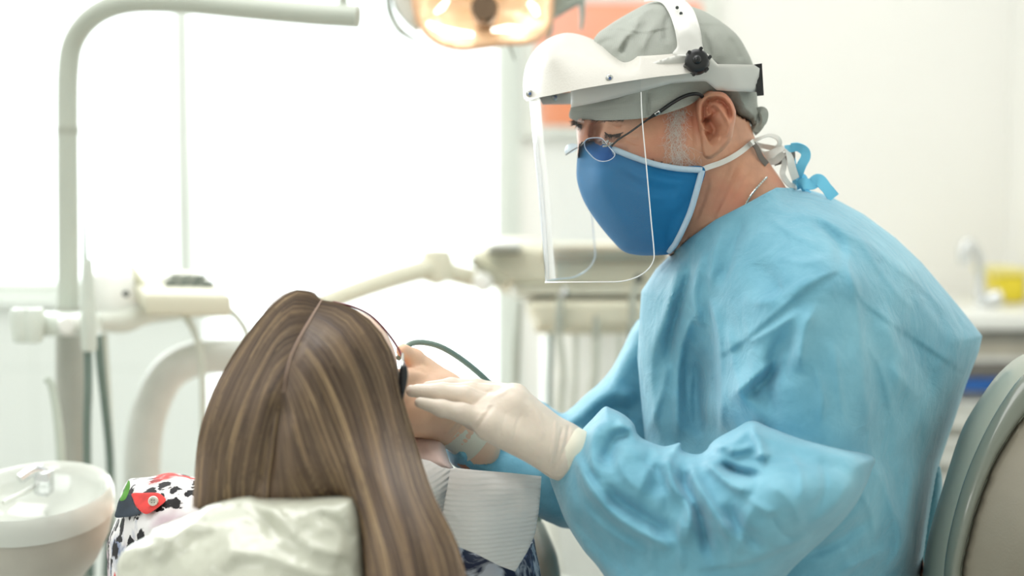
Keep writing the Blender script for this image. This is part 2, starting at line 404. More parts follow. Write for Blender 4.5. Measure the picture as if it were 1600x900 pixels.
den = empty('person', (P(1250, 900, 1.5)[0], P(1250, 900, 1.5)[1], 0.47), 'seated person in light blue gown and grey cap with gloved hands at the patient', 'person')
# --- garment outlines and surfaces (read before the body so that skin stays under them)
cap_o = [(892, 186), (894, 160), (905, 110), (929, 59), (949, 41), (976, 24), (1006, 8), (1030, 1), (1052, 1), (1075, 8), (1103, 19), (1130, 36), (1152, 55), (1166, 77), (1176, 99), (1182, 125), (1183, 143), (1184, 165), (1190, 178), (1186, 198), (1177, 203), (1170, 190), (1152, 181), (1140, 168), (1120, 147), (1108, 142), (1092, 154), (1075, 165), (1034, 179), (993, 186), (938, 188)]
cap_s = [([(930, 50), (965, 45), (990, 50), (1010, 51), (1030, 47), (1055, 42)], 3, -.0018, 'step', .1), ([(1085, 38), (1110, 38), (1135, 42), (1160, 68)], 3, -.0018, 'step', .1),
         ([(1010, 20), (990, 45), (968, 70), (958, 88)], 7, .0035, 'g'), ([(985, 52), (975, 75), (970, 88)], 5, -.003, 'g'), ([(1028, 6), (1000, 22), (985, 45)], 6, .003, 'g'), ([(1048, 18), (1040, 40), (1042, 70)], 6, -.0025, 'g'),
         ([(1015, 10), (975, 32), (950, 50)], 4, -.002, 'g'), ([(1030, 30), (1012, 55), (1000, 85)], 7, .0025, 'g'), ([(1110, 45), (1122, 75), (1130, 98)], 8, .0025, 'g'), ([(1140, 55), (1152, 80), (1160, 98)], 6, -.0025, 'g'), ([(1100, 50), (1108, 80), (1112, 98)], 4, -.002, 'g'),
         ([(893, 172), (940, 168), (1000, 160), (1040, 150), (1100, 132)], 3, -.0012, 'step', .05), ([(1012, 142), (1013, 165), (1014, 183)], 2.5, -.0014, 'g', .1),
         ([(960, 60), (935, 70), (920, 90)], 5, -.002, 'g'), ([(1175, 150), (1180, 170), (1172, 190)], 4, -.002, 'g'), ([(1125, 148), (1150, 160), (1180, 175)], 4, .0015, 'step', .1)]
cap_front = tps([(892, 180, 1.475), (950, 185, 1.424), (1040, 175, 1.413), (1100, 155, 1.412), (1150, 175, 1.424), (1180, 180, 1.45), (1045, 110, 1.406), (950, 110, 1.424), (1045, 30, 1.415), (1150, 90, 1.425), (1100, 60, 1.41)])
CAPSH = [(24, 30), (30, 31)]; cap_s = [(a, b, c*1.9, *r) for a, b, c, *r in cap_s]; capf = dfield(cap_o, cap_front, 1.5, 95, sharp=CAPSH)
mask_o = [(905, 226), (914, 221), (930, 219), (956, 229), (995, 243.5), (1027, 254), (1060, 260), (1101, 263), (1089, 307), (1079, 340), (1060, 382), (1047, 396), (1034, 398.5), (1001, 399), (975, 393), (953, 372), (930, 343), (912, 314), (902, 284), (901, 258)]
mask_f = tps([(905, 235, 1.47), (905, 280, 1.465), (940, 235, 1.430), (1000, 250, 1.415), (1095, 265, 1.413), (960, 300, 1.418), (1020, 310, 1.411), (1080, 330, 1.420), (950, 365, 1.445), (1000, 385, 1.438), (1050, 385, 1.436), (930, 290, 1.432)])
mask_s = [([(955, 245), (990, 270), (1040, 282), (1085, 285)], 9, .0025, 'g'), ([(960, 262), (1000, 290), (1060, 302)], 8, -.002, 'g'), ([(1010, 262), (1050, 275), (1090, 278)], 5, -.0018, 'g'),
          ([(930, 250), (945, 300), (975, 370)], 14, .003, 'g'), ([(1085, 300), (1060, 330), (1040, 385)], 10, -.002, 'g'), ([(905, 260), (935, 262), (960, 258)], 7, -.002, 'g'), ([(1075, 268), (1062, 300), (1055, 340)], 8, .0018, 'g')]
MASKSH = [(2, 11)]; mf = dfield(mask_o, mask_f, 1.49, 42, 2.3, mask_s, sharp=MASKSH)
gown_o = [(1050, 396), (1079, 371), (1118, 343), (1167, 318), (1190, 305), (1213, 293), (1243, 294), (1270, 298), (1300, 308), (1350, 335), (1400, 372), (1440, 410), (1470, 445), (1505, 487), (1535, 525), (1530, 548), (1510, 600), (1490, 660), (1469, 721), (1455, 800), (1440, 900), (1430, 1000), (1400, 1150), (1000, 1150), (960, 1000), (985, 800), (1008, 690), (1003, 640), (996, 560), (999, 500), (1002, 455), (1025, 420)]
gown_f = tps([(1050, 400, 1.455), (1118, 350, 1.425), (1213, 298, 1.415), (1300, 315, 1.41), (1400, 380, 1.42), (1470, 450, 1.45), (1530, 525, 1.47), (1500, 630, 1.46), (1465, 730, 1.45), (1440, 900, 1.43), (1400, 1150, 1.42),
              (1010, 450, 1.475), (1005, 560, 1.48), (1010, 690, 1.46), (1060, 480, 1.435), (1060, 620, 1.455), (1090, 600, 1.447), (1112, 500, 1.395), (1112, 680, 1.42), (1150, 420, 1.365), (1250, 360, 1.355), (1150, 500, 1.345), (1220, 450, 1.305), (1290, 430, 1.300), (1345, 470, 1.325), (1400, 460, 1.365), (1450, 540, 1.395),
              (1150, 620, 1.335), (1220, 600, 1.285), (1300, 600, 1.275), (1355, 640, 1.305), (1420, 650, 1.375), (1340, 760, 1.285), (1380, 800, 1.33), (1250, 900, 1.30), (1150, 950, 1.33), (1000, 1000, 1.38), (1350, 900, 1.335), (1000, 1150, 1.40), (1250, 1150, 1.33), (1420, 800, 1.385)])
gown_s = [
    ([(1320, 420), (1270, 445), (1215, 490), (1160, 535), (1120, 562)], 14, .007, 'step', .12), ([(1320, 418), (1343, 467), (1390, 505), (1450, 545), (1512, 588)], 12, -.006, 'step', .10),
    ([(1316, 380), (1328, 430), (1342, 500), (1352, 600), (1363, 700)], 22, .014, 's', .25), ([(1330, 440), (1362, 560), (1380, 700), (1408, 845)], 26, -.011, 'g', .25), ([(1363, 712), (1385, 770), (1408, 848), (1375, 900)], 14, .012, 's', .2),
    ([(1106, 460), (1118, 520), (1124, 600), (1123, 690)], 16, -.020, 'step', .15), ([(1106, 462), (1122, 540), (1124, 680)], 9, .008, 's', .2),
    ([(1086, 475), (1062, 560), (1058, 640), (1060, 700)], 10, .012, 's', .2), ([(1100, 540), (1090, 600), (1095, 690)], 18, -.014, 'g', .25),
    ([(1105, 380), (1090, 430), (1086, 475), (1100, 520)], 8, .009, 's', .25), ([(1070, 395), (1052, 450), (1035, 510), (1028, 560)], 9, .009, 's', .25), ([(1085, 400), (1068, 455), (1050, 520), (1040, 580)], 8, -.008, 'g', .25),
    ([(1035, 470), (1020, 560), (1022, 640), (1040, 700)], 9, .009, 's', .25), ([(1046, 560), (1032, 620), (1010, 680)], 8, .008, 's', .2), ([(1075, 520), (1072, 600), (1080, 680)], 7, -.006, 's', .2),
    ([(1133, 345), (1116, 400), (1110, 460)], 9, .008, 's', .3), ([(1160, 330), (1145, 400), (1118, 455)], 14, -.007, 'g', .3),
    ([(1135, 500), (1150, 590), (1170, 640)], 10, .008, 's', .25), ([(1135, 628), (1165, 600), (1215, 560)], 8, .010, 's', .3), ([(1160, 630), (1200, 590), (1230, 560)], 14, -.010, 'g', .3), ([(1250, 500), (1210, 560), (1200, 620), (1220, 660)], 18, -.012, 'g', .3), ([(1280, 470), (1255, 520), (1250, 590)], 14, .009, 's', .3),
    ([(1230, 310), (1300, 350), (1380, 395), (1450, 460)], 13, .008, 's', .3), ([(1260, 330), (1310, 380), (1320, 420)], 12, -.007, 'g', .3), ([(1395, 385), (1430, 440), (1500, 500)], 9, .005, 's', .3), ([(1380, 560), (1430, 620), (1450, 700)], 20, .010, 's', .3), ([(1400, 500), (1440, 560), (1455, 640)], 20, -.007, 'g', .3),
    ([(1450, 700), (1420, 780), (1415, 900)], 14, .008, 's', .3), ([(1370, 470), (1400, 560), (1400, 640)], 16, .006, 's', .3), ([(1180, 400), (1200, 440), (1240, 470)], 20, -.006, 'g', .3), ([(1150, 470), (1200, 470), (1280, 430)], 16, .006, 's', .3),
    ([(1240, 870), (1300, 850), (1370, 800)], 14, -.008, 'g', .3), ([(1300, 900), (1360, 870), (1405, 850)], 10, .006, 's', .3),
]
gown = empty('gown', P(1250, 700, 1.45), None, None); gown.parent = den; gown.location = Vector([float(v) for v in P(1250, 700, 1.45)])-den.location
gown_s += [(p_, 5, .0032*k_, 's', .35) for p_, k_ in (([(1190, 330), (1230, 360), (1290, 390)], 1), ([(1330, 350), (1380, 430), (1440, 500)], 1), ([(1160, 360), (1150, 400), (1140, 440)], 1), ([(1340, 500), (1380, 590), (1400, 680)], 1.2),
    ([(1240, 520), (1230, 560), (1225, 610)], -1.2), ([(1300, 520), (1310, 600), (1320, 670)], 1), ([(1060, 430), (1045, 480), (1040, 530)], 1), ([(1400, 420), (1450, 470), (1490, 540)], -1), ([(1150, 540), (1200, 520), (1260, 480)], 1.3), ([(1425, 600), (1440, 660), (1430, 740)], -1.3), ([(1380, 720), (1390, 780), (1400, 830)], 1.3),
    ([(1270, 560), (1285, 620), (1280, 680)], 1), ([(1190, 560), (1180, 600), (1190, 650)], -1.2), ([(1200, 400), (1260, 410), (1310, 400)], .8), ([(1385, 480), (1400, 540), (1430, 590)], 1), ([(1330, 740), (1360, 800), (1370, 870)], 1.2), ([(1085, 560), (1078, 620), (1082, 680)], 1.2), ([(1020, 500), (1012, 560), (1014, 620)], 1.1))]
gown_s = [(a, b*.78, c*1.25, *r) for a, b, c, *r in gown_s]; GOWNSH = [(0, 6)]; gownf = dfield(gown_o, gown_f, 1.53, 46, 2.1, gown_s, smooth_outline=False, sharp=GOWNSH)
# --- body: head, neck, torso, arms as one mesh
hp = [ell(P(1045, 115, 1.50), (.080, .070, .067)), (ell(P(985, 200, 1.49), (.056, .058, .060)), .02),
      (ell(P(1035, 235, 1.495), (.070, .062, .072)), .03),
      (cone(P(1088, 235, 1.445), P(1012, 345, 1.478), .024, .024), .025), (cone(P(1088, 235, 1.555), P(1012, 345, 1.522), .024, .024), .025),
      (ell(P(1002, 350, 1.50), (.026, .028, .024)), .02), (ell(P(992, 295, 1.49), (.045, .045, .055)), .02),
      (cone(P(930, 183, 1.478), P(919, 240, 1.470), .0085, .0105), .012),
      (ell(P(921, 190, 1.525), (.016, .022, .009)), .008), (ell(P(975, 190, 1.440), (.020, .014, .010)), .012),
      (ell(P(930, 268, 1.475), (.017, .015, .016)), .012),
      (ell(P(933, 206, 1.424), (.0095, .050, .017)), -.005),
      (ell(P(963, 206, 1.447), (.0140, .0150, .0100)), .003), (ell(P(985, 246, 1.452), (.034, .030, .026)), .02),
      (cone(P(1098, 190, 1.50), P(1140, 350, 1.50), .043, .060), .03), (cone(P(1143, 350, 1.50), P(1205, 450, 1.51), .062, .085), .03),
      (cone(P(1080, 330, 1.468), P(1110, 420, 1.49), .018, .02), .02)]
print('head sdf')
hV, hF = nets(blend(hp, .03), P(845, 470, 1.5)-np.array([0, .13, 0]), P(1290, -25, 1.5)+np.array([0, .13, 0.]), .0019)
wr_n = [([(1108, 275), (1100, 310), (1085, 345)], 4, -.0016, 'g'), ([(1160, 245), (1140, 285), (1118, 330), (1105, 355)], 4, -.0022, 'g'),
        ([(1143, 255), (1128, 290), (1105, 345)], 4, -.0020, 'g'), ([(1178, 262), (1155, 295), (1140, 325)], 4, -.0018, 'g'), ([(1128, 262), (1117, 300), (1095, 350)], 5, -.0010, 'g'),
        ([(943, 192), (950, 197), (963, 198), (980, 197)], 2.2, -.0030, 'g'), ([(975, 208), (985, 214), (998, 214)], 2, -.0018, 'g'), ([(972, 214), (985, 221), (1000, 226)], 2, -.0017, 'g'),
        ([(978, 203), (995, 204), (1010, 199)], 2.5, -.0008, 'g'), ([(946, 214), (955, 220), (968, 219), (980, 214)], 2.2, -.0026, 'g'), ([(950, 222), (965, 232), (985, 236)], 3, -.0014, 'g'),
        ([(1090, 150), (1084, 175), (1086, 210), (1090, 245)], 3, -.0016, 'g'), ([(1079, 168), (1077, 195), (1083, 215)], 2, -.0009, 'g'),
        ([(912, 186), (916, 200), (915, 215)], 3, .0012, 'g')]
hV = sculpt(hV, hF, wr_n); hV = tuck(hV, cap_o, capf, .004); hV = tuck(hV, mask_o, mf, .003); hV = tuck(hV, gown_o, gownf, .010); head_bvh = bvh_of(hV, hF)
ear_o = [(1087, 161), (1093, 152), (1106, 144), (1118, 143), (1131, 145), (1141, 154), (1148, 168), (1150, 180), (1147, 200), (1143, 218), (1134, 230), (1120, 243), (1108, 249), (1099, 246), (1094, 234), (1092, 216), (1090, 198), (1087, 177)]
ear_front = tps([(1088, 160, 1.421), (1088, 200, 1.421), (1095, 240, 1.419), (1120, 145, 1.406), (1148, 175, 1.398), (1143, 215, 1.401), (1118, 243, 1.410), (1115, 195, 1.410)])
eV, eF = relief('ear', ear_o, ear_front, lambda x, y: ear_front(x, y)+.030, None, R=7, s=1.6, ret=True, strk=[
    ([(1103, 203), (1101, 175), (1104, 160), (1116, 155), (1130, 159), (1140, 172), (1143, 192)], 4.2, -.011, 'g', .15),     # groove under the helix
    ([(1104, 172), (1113, 170), (1120, 178)], 6, -.010, 'g', .2),                                        # fossa
    ([(1104, 182), (1111, 193), (1118, 206), (1110, 214), (1104, 216)], 8.5, -.019, 'g', .1),                # concha
    ([(1116, 160), (1131, 178), (1140, 196), (1137, 209), (1128, 216)], 3.5, .005, 'g', .2),                # antihelix
    ([(1098, 190), (1103, 196), (1100, 204)], 4, .004, 'g', .2), ([(1108, 221), (1118, 214), (1126, 217)], 4, .004, 'g', .2),
    ([(1092, 158), (1104, 148), (1120, 146), (1136, 151), (1145, 170), (1146, 195)], 3, .002, 'g', .15)])
bp = [cone(P(1205, 440, 1.51), P(1270, 1000, 1.51), .09, .13), (cone(P(1210, 460, 1.40), P(1210, 460, 1.62), .06, .06), .04), (cone(P(1250, 1000, 1.42), P(1000, 1120, 1.36), .07, .06), .04), (cone(P(1250, 1000, 1.60), P(1000, 1120, 1.66), .07, .06), .04),
      (cone(P(1225, 520, 1.39), P(1255, 800, 1.30), .045, .04), .02), (cone(P(1255, 800, 1.30), P(900, 725, 1.325), .036, .018), .02), (cone(P(900, 725, 1.325), P(868, 703, 1.32), .018, .014), .02),
      (cone(P(1080, 560, 1.66), P(960, 690, 1.66), .04, .034), .02), (cone(P(960, 690, 1.66), P(735, 705, 1.46), .03, .02), .02)]
bV, bF = nets(blend(bp, .03), P(700, 1250, 1.5)-np.array([0, .33, 0]), P(1480, 400, 1.5)+np.array([0, .33, 0.]), .007)
bV = tuck(bV, gown_o, gownf, .016)
body = MB().add(hV, hF).add(eV, eF).add(bV, bF).build('body', M_skin, den, angle=80)
# --- cap
M_cap = mat('cap_fabric', rgb(160, 164, 156), 0.9, 0.04, 40)
def add_grid(m, sc_, dist, st_):
    N, L = nodes(m); tc = N.new('ShaderNodeTexCoord'); b = N['Principled BSDF']; hs = []
    for d in ('X', 'Z'):
        wv = N.new('ShaderNodeTexWave'); wv.bands_direction = d; wv.inputs['Scale'].default_value = sc_; L.new(tc.outputs['Object'], wv.inputs['Vector']); hs.append(wv)
    a = N.new('ShaderNodeMath'); a.operation = 'MAXIMUM'; L.new(hs[0].outputs['Fac'], a.inputs[0]); L.new(hs[1].outputs['Fac'], a.inputs[1])
    bm_ = N.new('ShaderNodeBump'); bm_.inputs['Strength'].default_value = st_; bm_.inputs['Distance'].default_value = dist
    L.new(a.outputs[0], bm_.inputs['Height']); L.new(bm_.outputs['Normal'], b.inputs['Normal'])
add_grid(M_cap, 180, .0004, .5)
capm = relief('cap', cap_o, cap_front, lambda x, y: 3.0-cap_front(x, y), M_cap, den, mid=1.5, R=95, s=2.4, strk=cap_s, crumple=.0010, crs=.03, sharp=CAPSH, angle=70, power=2)
# cap ties at the back
tb = MB()
ribbon(tb, [P(1180, 178, 1.49), P(1192, 175, 1.485), P(1193, 190, 1.484), P(1184, 200, 1.488), P(1176, 205, 1.49)], .011, .0012, twist=[0, .6, 1.2, .5])
ribbon(tb, [P(1182, 182, 1.49), P(1188, 192, 1.483), P(1180, 205, 1.487)], .009, .0012, twist=[1, .3, .8]); tb.build('cap_tie', M_cap, capm)
# --- face shield: its own thing, worn on the head
M_vis = mat('visor_white_leather_grain', rgb(206, 203, 194), 0.42, 0.008, 30, bump=.35, bscale=420, bdist=.0008)
M_band = mat('headband_white_plastic', rgb(212, 212, 206), 0.3, 0.008, 30)
fs = empty('face_shield', P(1000, 120, 1.5), 'white face shield with domed brow guard, black knob and clear visor', 'face shield')
vis_o = [(821, 158), (817.5, 140), (818, 122), (823, 99), (836, 77), (855, 61), (877, 52.5), (896, 52), (918, 58), (943, 70), (965, 83), (982, 88), (1034, 85.5), (1060, 83), (1098, 82), (1108, 90), (1106, 106), (1078, 114), (1020, 121), (954, 131), (910, 138.5), (870, 147), (840, 153)]
vis_f = tps([(822, 120, 1.47), (840, 140, 1.440), (860, 90, 1.436), (880, 130, 1.412), (900, 75, 1.430), (930, 110, 1.398), (980, 105, 1.392), (1040, 100, 1.393), (1100, 95, 1.392)])
relief('brow_guard', vis_o, vis_f, lambda x, y: np.where(x < 990, 3.0-vis_f(x, y), vis_f(x, y)+.02), M_vis, fs, mid=lambda x, y: np.where(x < 975, 1.5, np.maximum(1.5-(x-975)*.004, 1.405)), R=34, s=3, power=2.2, sharp=[(14, 23)], angle=45, strk=[([(940, 66), (975, 84), (1034, 84)], 3, .0012, 'g')])
hb_o = [(892, 138), (892, 168), (930, 161), (965, 153), (1010, 141), (1048, 131), (1075, 128), (1100, 127), (1104, 128), (1120, 141), (1150, 143), (1184, 144), (1187, 107), (1178, 101), (1150, 100.5), (1121, 100), (1106, 84), (1060, 85), (980, 110)]
hbf = tps([(892, 150, 1.452), (920, 150, 1.428), (965, 145, 1.411), (1048, 125, 1.401), (1100, 110, 1.399), (1150, 120, 1.409), (1184, 125, 1.432)])
shell('headband', hb_o, hbf, .004, M_band, fs, s=4, smooth_outline=False)
shell('headband_far_side', [(842, 152), (893, 143), (893, 163), (848, 163.5)], tps([(842, 155, 1.51), (893, 155, 1.565), (870, 163, 1.54)]), .003, M_band, fs, smooth_outline=False)
ts_o = [(1006, 3), (1020, 1.5), (1034, 5), (1044, 18), (1051, 35), (1056, 55), (1057.5, 73), (1051, 85), (1075, 92), (1098, 90), (1097, 66), (1093, 41), (1084, 16), (1072, 2), (1060, -4), (1030, -5), (1010, -1)]
shell('top_strap', ts_o, tps([(1010, 0, 1.485), (1040, -2, 1.47), (1050, 20, 1.432), (1075, 10, 1.44), (1075, 40, 1.405), (1075, 80, 1.396)]), .003, M_band, fs, s=3)
hm = MB(); 
for (x, y) in ((1058, 12), (1064, 21)): hm.lathe(P(x, y, 1.4335 if y < 15 else 1.4255), [(0.0001, .001), (.0016, .001), (.0018, 0)], 12, axis=-F_)
hm.build('strap_hole', M_dark, fs)
kb = MB(); kc = P(1089, 97, 1.388); sh = 19*1.39/FPX; ax = -F_+np.array([-.12, 0, .02])
kb.lathe(kc, [(.0001, .012), (sh*.55, .0125), (sh*.82, .011), (sh*.95, .009), (sh, .004), (sh, -.006), (.0001, -.006)], 40, axis=ax)
for k in range(6):
    a = k*PI/3+.3; u = np.array([math.cos(a), 0, math.sin(a)])*sh; kb.tube([kc+u-F_*.010, kc+u+F_*.004], .0018, 8)
kn = kb.build('knob', M_black, fs, angle=40)
MB().lathe(kc, [(.0001, .0175), (.003, .017), (.0042, .015), (.0045, .010)], 20, axis=ax).build('knob_button', mat('black_plastic_gloss', rgb(30, 32, 34), .25), kn)
clip = MB(); a, b = P(1181, 102, 1.425), P(1191, 150, 1.475)
V = []
for x, y in ((1177, 101), (1190.5, 99), (1193.5, 149), (1183, 150)): V += [P(x, y, 1.433), P(x, y, 1.47)]
clip.add(V, [(0, 2, 4, 6), (1, 7, 5, 3), (0, 1, 3, 2), (2, 3, 5, 4), (4, 5, 7, 6), (6, 7, 1, 0)]).build('rear_clip', M_black, fs)
for x, y, d in ((952, 122, 1.387), (867, 151, 1.534), (827, 146, 1.458)):
    rv = MB().lathe(P(x, y, d), [(.0001, .0022), (.0028, .0018), (.0037, .0008), (.0039, -.002)], 20, axis=-F_).build('rivet', M_steel, fs)
    MB().lathe(P(x+1, y+.5, d-.0012), [(.0001, .0014), (.0015, .0012), (.0018, 0)], 14, axis=-F_).build('rivet_pin', mat('blue_steel', rgb(90, 110, 150), .3, metal=1), rv)
# clear visor sheet, curved round the face
def visor_pt(u, v):
    """u 0 near edge .. 0.62 front .. 1 far edge ; v 0 top..1 bottom, in pixel/depth terms"""
    pass
front = crom([(827, 152), (833, 220), (841, 300), (848, 390), (852, 441)], n=60); near = crom([(1001, 118), (1003, 180), (1010, 260), (1017, 340), (1022, 395), (1023, 440)], n=60); far = crom([(905, 152), (912, 200), (920, 280), (926, 350), (930, 395), (931, 432)], n=60)
NU = 56; V = []; 
for i in range(60):
    for j in range(NU):
        t = j/(NU-1)
        if t < .6: a = t/.6*PI/2; x = front[i, 0]+(near[i, 0]-front[i, 0])*(1-math.sin(a))**0.9; d = 1.392+.108*(1-math.cos(a))**1.15; yb = near[i, 1]+(front[i, 1]-near[i, 1])*math.sin(a)
        else: a = (t-.6)/.4; x = front[i, 0]+(far[i, 0]-front[i, 0])*a**1.6; d = 1.5+.10*a**.8; yb = front[i, 1]+(far[i, 1]-front[i, 1])*a**.7
        V.append((x, yb, d, t, i/59))
V = np.array(V)
def rc(t, v):   # rounded lower corners: does this cell survive?
    for tc, s in ((0, 1), (1, -1)):
        u = abs(t-tc)/.16; q = (1-v)/.13
        if u < 1 and q < 1 and (1-u)**2+(1-q)**2 > 1: return False
    return True
F = []
for i in range(59):
    for j in range(NU-1):
        if rc((j+.5)/(NU-1), (i+.5)/59): F.append((i*NU+j, i*NU+j+1, (i+1)*NU+j+1, (i+1)*NU+j))
used = sorted({k for f in F for k in f}); re_ = {k: n for n, k in enumerate(used)}; F = [tuple(re_[k] for k in f) for f in F]; Vx = V[used]
X = PN(Vx[:, 0], Vx[:, 1], Vx[:, 2])
M_clear = clear_mat('clear_visor_sheet', (0.955, 0.968, 0.972, 1), .10, .02, alpha=.035)
sheet = mk('visor_sheet', X, F, M_clear, fs, angle=180)
M_edge = mat('clear_sheet_edge', rgb(252, 252, 252), .12, .0, spec=1)
# rim following the sheet's border
def srf(t, v):
    j = min(NU-1, max(0, t*(NU-1))); i = min(59, max(0, v*59)); j0, i0 = int(min(j, NU-2)), int(min(i, 58)); a, b = j-j0, i-i0
    q = (V[i0*NU+j0]*(1-a)*(1-b)+V[i0*NU+j0+1]*a*(1-b)+V[(i0+1)*NU+j0]*(1-a)*b+V[(i0+1)*NU+j0+1]*a*b); return P(q[0], q[1], q[2])
rim = [srf(0, v) for v in np.linspace(.08, .87, 40)]+[srf(.16*(1-math.cos(a)), .87+.13*math.sin(a)) for a in np.linspace(.1, PI/2, 14)]+[srf(t, 1) for t in np.linspace(.18, .84, 36)]+[srf(1-.16*(1-math.sin(a)), .87+.13*math.cos(a)) for a in np.linspace(.1, PI/2, 14)]+[srf(1, v) for v in np.linspace(.86, .1, 30)]
MB().tube(rim, .00065, 6).build('visor_edge', M_edge, fs)
# --- mask
M_mask = mat('blue_mask_fabric', rgb(8, 112, 166), 0.75, .06, 25, bump=.25, bscale=700, bdist=.0005)
mk_ = empty('face_mask', P(1000, 310, 1.45), 'royal blue cloth face mask with pale trim tied behind the head of the gowned person', 'mask')
relief('mask_panel', mask_o, mask_f, lambda x, y: 3.0-mask_f(x, y), M_mask, mk_, mid=1.49, R=42, s=3, sharp=MASKSH, strk=mask_s, crumple=.0008, crs=.02, power=2.3)
M_trim = mat('mask_trim', rgb(188, 210, 226), .8, .03, 200, bump=.4, bscale=900, bdist=.0005)
def trimline(pts, wpx, off=.0022):
    q = crom(pts, step=5); D = mf(q[:, 0], q[:, 1]); D = np.minimum(D, 1.49); return PN(q[:, 0], q[:, 1], D-off), wpx
tm = MB()
for pts in ([(958, 233), (995, 247.5), (1027, 257.5), (1060, 263.5), (1097, 266)], [(1097, 266), (1086, 307), (1076, 338), (1057, 378), (1046, 392)]):
    q, _ = trimline(pts, 8); tm.tube(q, .0031, 8, flat=1)
tm.build('mask_trim', M_trim, mk_)
M_tie = mat('white_tie_fabric', rgb(232, 232, 226), .8, .03, 100)
tt = MB(); q = [hit(head_bvh, x, y, .003) for x, y in ((1097, 265), (1110, 260), (1125, 255), (1140, 248), (1152, 241), (1163, 233), (1171, 226))]; q += [P(1174, 224, 1.445), P(1178, 221, 1.475)]
ribbon(tt, q, .0055, .0006)
tt.build('mask_strap', M_tie, mk_)
def zz(x, y): return 1150+x/6.43, 180+y/6.43
M_gtie = mat('grey_tie_fabric', rgb(118, 112, 106), .8, .03, 100)
t1 = MB()
def rb(mbx, pts, wd, tw=None, n=40): ribbon(mbx, [P(*zz(a, b), d) for a, b, d in pts], wd, .0005, tw, n)
rb(t1, [(165, 270, 1.472), (240, 230, 1.47), (340, 205, 1.485), (420, 230, 1.485), (440, 290, 1.487), (400, 330, 1.49), (320, 320, 1.50), (230, 300, 1.50), (165, 275, 1.475)], .0055, [.9, 1.1, .4, .2, .9, 1.2])
rb(t1, [(165, 275, 1.472), (250, 390, 1.49), (340, 395, 1.485), (430, 350, 1.485), (500, 335, 1.485), (540, 420, 1.48), (560, 520, 1.48), (600, 640, 1.485)], .0085, [.7, .2, .4, 1.0, .2, .1])
rb(t1, [(280, 420, 1.492), (330, 460, 1.49), (400, 455, 1.488), (480, 380, 1.487)], .0075, [.4, .1, .5])
rb(t1, [(500, 400, 1.49), (480, 520, 1.485), (470, 600, 1.482), (530, 690, 1.485), (600, 720, 1.49)], .006, [.3, .1, .6])
t1.build('mask_tie', M_tie, mk_)
t2 = MB()
rb(t2, [(165, 275, 1.468), (210, 330, 1.462), (250, 420, 1.462), (310, 495, 1.465)], .0060, [.5, .2])
rb(t2, [(380, 480, 1.492), (460, 450, 1.49), (520, 400, 1.488), (550, 360, 1.487), (560, 400, 1.487), (560, 470, 1.49), (600, 560, 1.49)], .0075, [.5, .1, .3])
t2.build('mask_tie', M_gtie, mk_)
# --- spectacles
gs = empty('spectacles', P(935, 230, 1.43), 'rimless spectacles with thin black arms worn above the blue mask', 'glasses')
def gz(x, y, d): return P(880+x/9, 160+y/9, d)
ln_o = [(300, 560), (340, 515), (420, 498), (520, 500), (570, 530), (640, 620), (700, 690), (728, 730), (700, 780), (640, 815), (560, 828), (490, 815), (430, 780), (370, 720), (310, 640)]
ln = crom([gz(x, y, 1.436-(x-300)/430*.026) for x, y in ln_o], n=60, closed=True); cc = ln.mean(0)
nn = np.cross(ln[15]-ln[0], ln[35]-ln[0]); nn /= np.linalg.norm(nn); nn = nn if nn@F_ > 0 else -nn
m_ = MB(); m_.add(np.vstack([ln-nn*.0008, ln+nn*.0008, [cc-nn*.0022], [cc+nn*.0006]]), [(i, (i+1) % 59, 59+(i+1) % 59, 59+i) for i in range(len(ln)) if False] or [(i, (i+1) % len(ln), len(ln)+(i+1) % len(ln), len(ln)+i) for i in range(len(ln))]+[((i+1) % len(ln), i, 2*len(ln)) for i in range(len(ln))]+[(len(ln)+i, len(ln)+(i+1) % len(ln), 2*len(ln)+1) for i in range(len(ln))])
m_.build('lens', clear_mat('lens_glass', (0.72, 0.82, 0.95, 1), .06, .02), gs)
MB().tube(np.vstack([ln, ln[:1]]), .0005, 6, caps=False).build('lens_edge', M_edge, gs)
l2 = [gz(x, y, d) for x, y, d in ((40, 720, 1.515), (20, 660, 1.52), (60, 600, 1.515), (130, 575, 1.50), (190, 590, 1.49), (230, 620, 1.48), (200, 660, 1.485), (120, 710, 1.50))]
l2 = crom(l2, n=30, closed=True); c2 = l2.mean(0)
MB().add(np.vstack([l2, l2+F_*.001, [c2-F_*.001]]), [((i+1) % len(l2), i, 2*len(l2)) for i in range(len(l2))]+[(i, (i+1) % len(l2), len(l2)+(i+1) % len(l2), len(l2)+i) for i in range(len(l2))]).build('lens', bpy.data.materials['lens_glass'], gs)
br = MB().tube(crom([gz(40, 735, 1.505), gz(150, 660, 1.485), gz(260, 600, 1.465), gz(310, 545, 1.440), (gz(380, 505, 1.433))], n=14), .0008, 8); br.build('bridge', M_dark, gs)
hg = MB()
for k in range(16): hg.lathe(gz(560+RNG.uniform(0, 110), 620-RNG.uniform(0, 85)*1.0, 1.415-RNG.uniform(0, .003)), [(.0001, .0009), (.0008, .0004), (.0009, -.0004), (.0001, -.0009)], 8, axis=RNG.normal(size=3))
hg.tube([gz(560, 620, 1.419), gz(640, 610, 1.416), gz(700, 570, 1.4145)], .0011, 8); hg.tube([gz(700, 690, 1.419), gz(725, 740, 1.418)], .0014, 8); hg.build('hinge', M_steel, gs)
arm = []
for x, y in ((955, 229), (965, 219), (985, 206), (1010, 188), (1030, 175), (1050, 161), (1068, 151), (1082, 147), (1094, 149), (1104, 156)):
    arm.append(P(x, y, min(capf(np.array([x]), np.array([y]))[0]-.004, 1.414) if y < 180 else 1.413))
arm[-2] = P(1094, 148, 1.416); arm[-1] = P(1102, 158, 1.424)
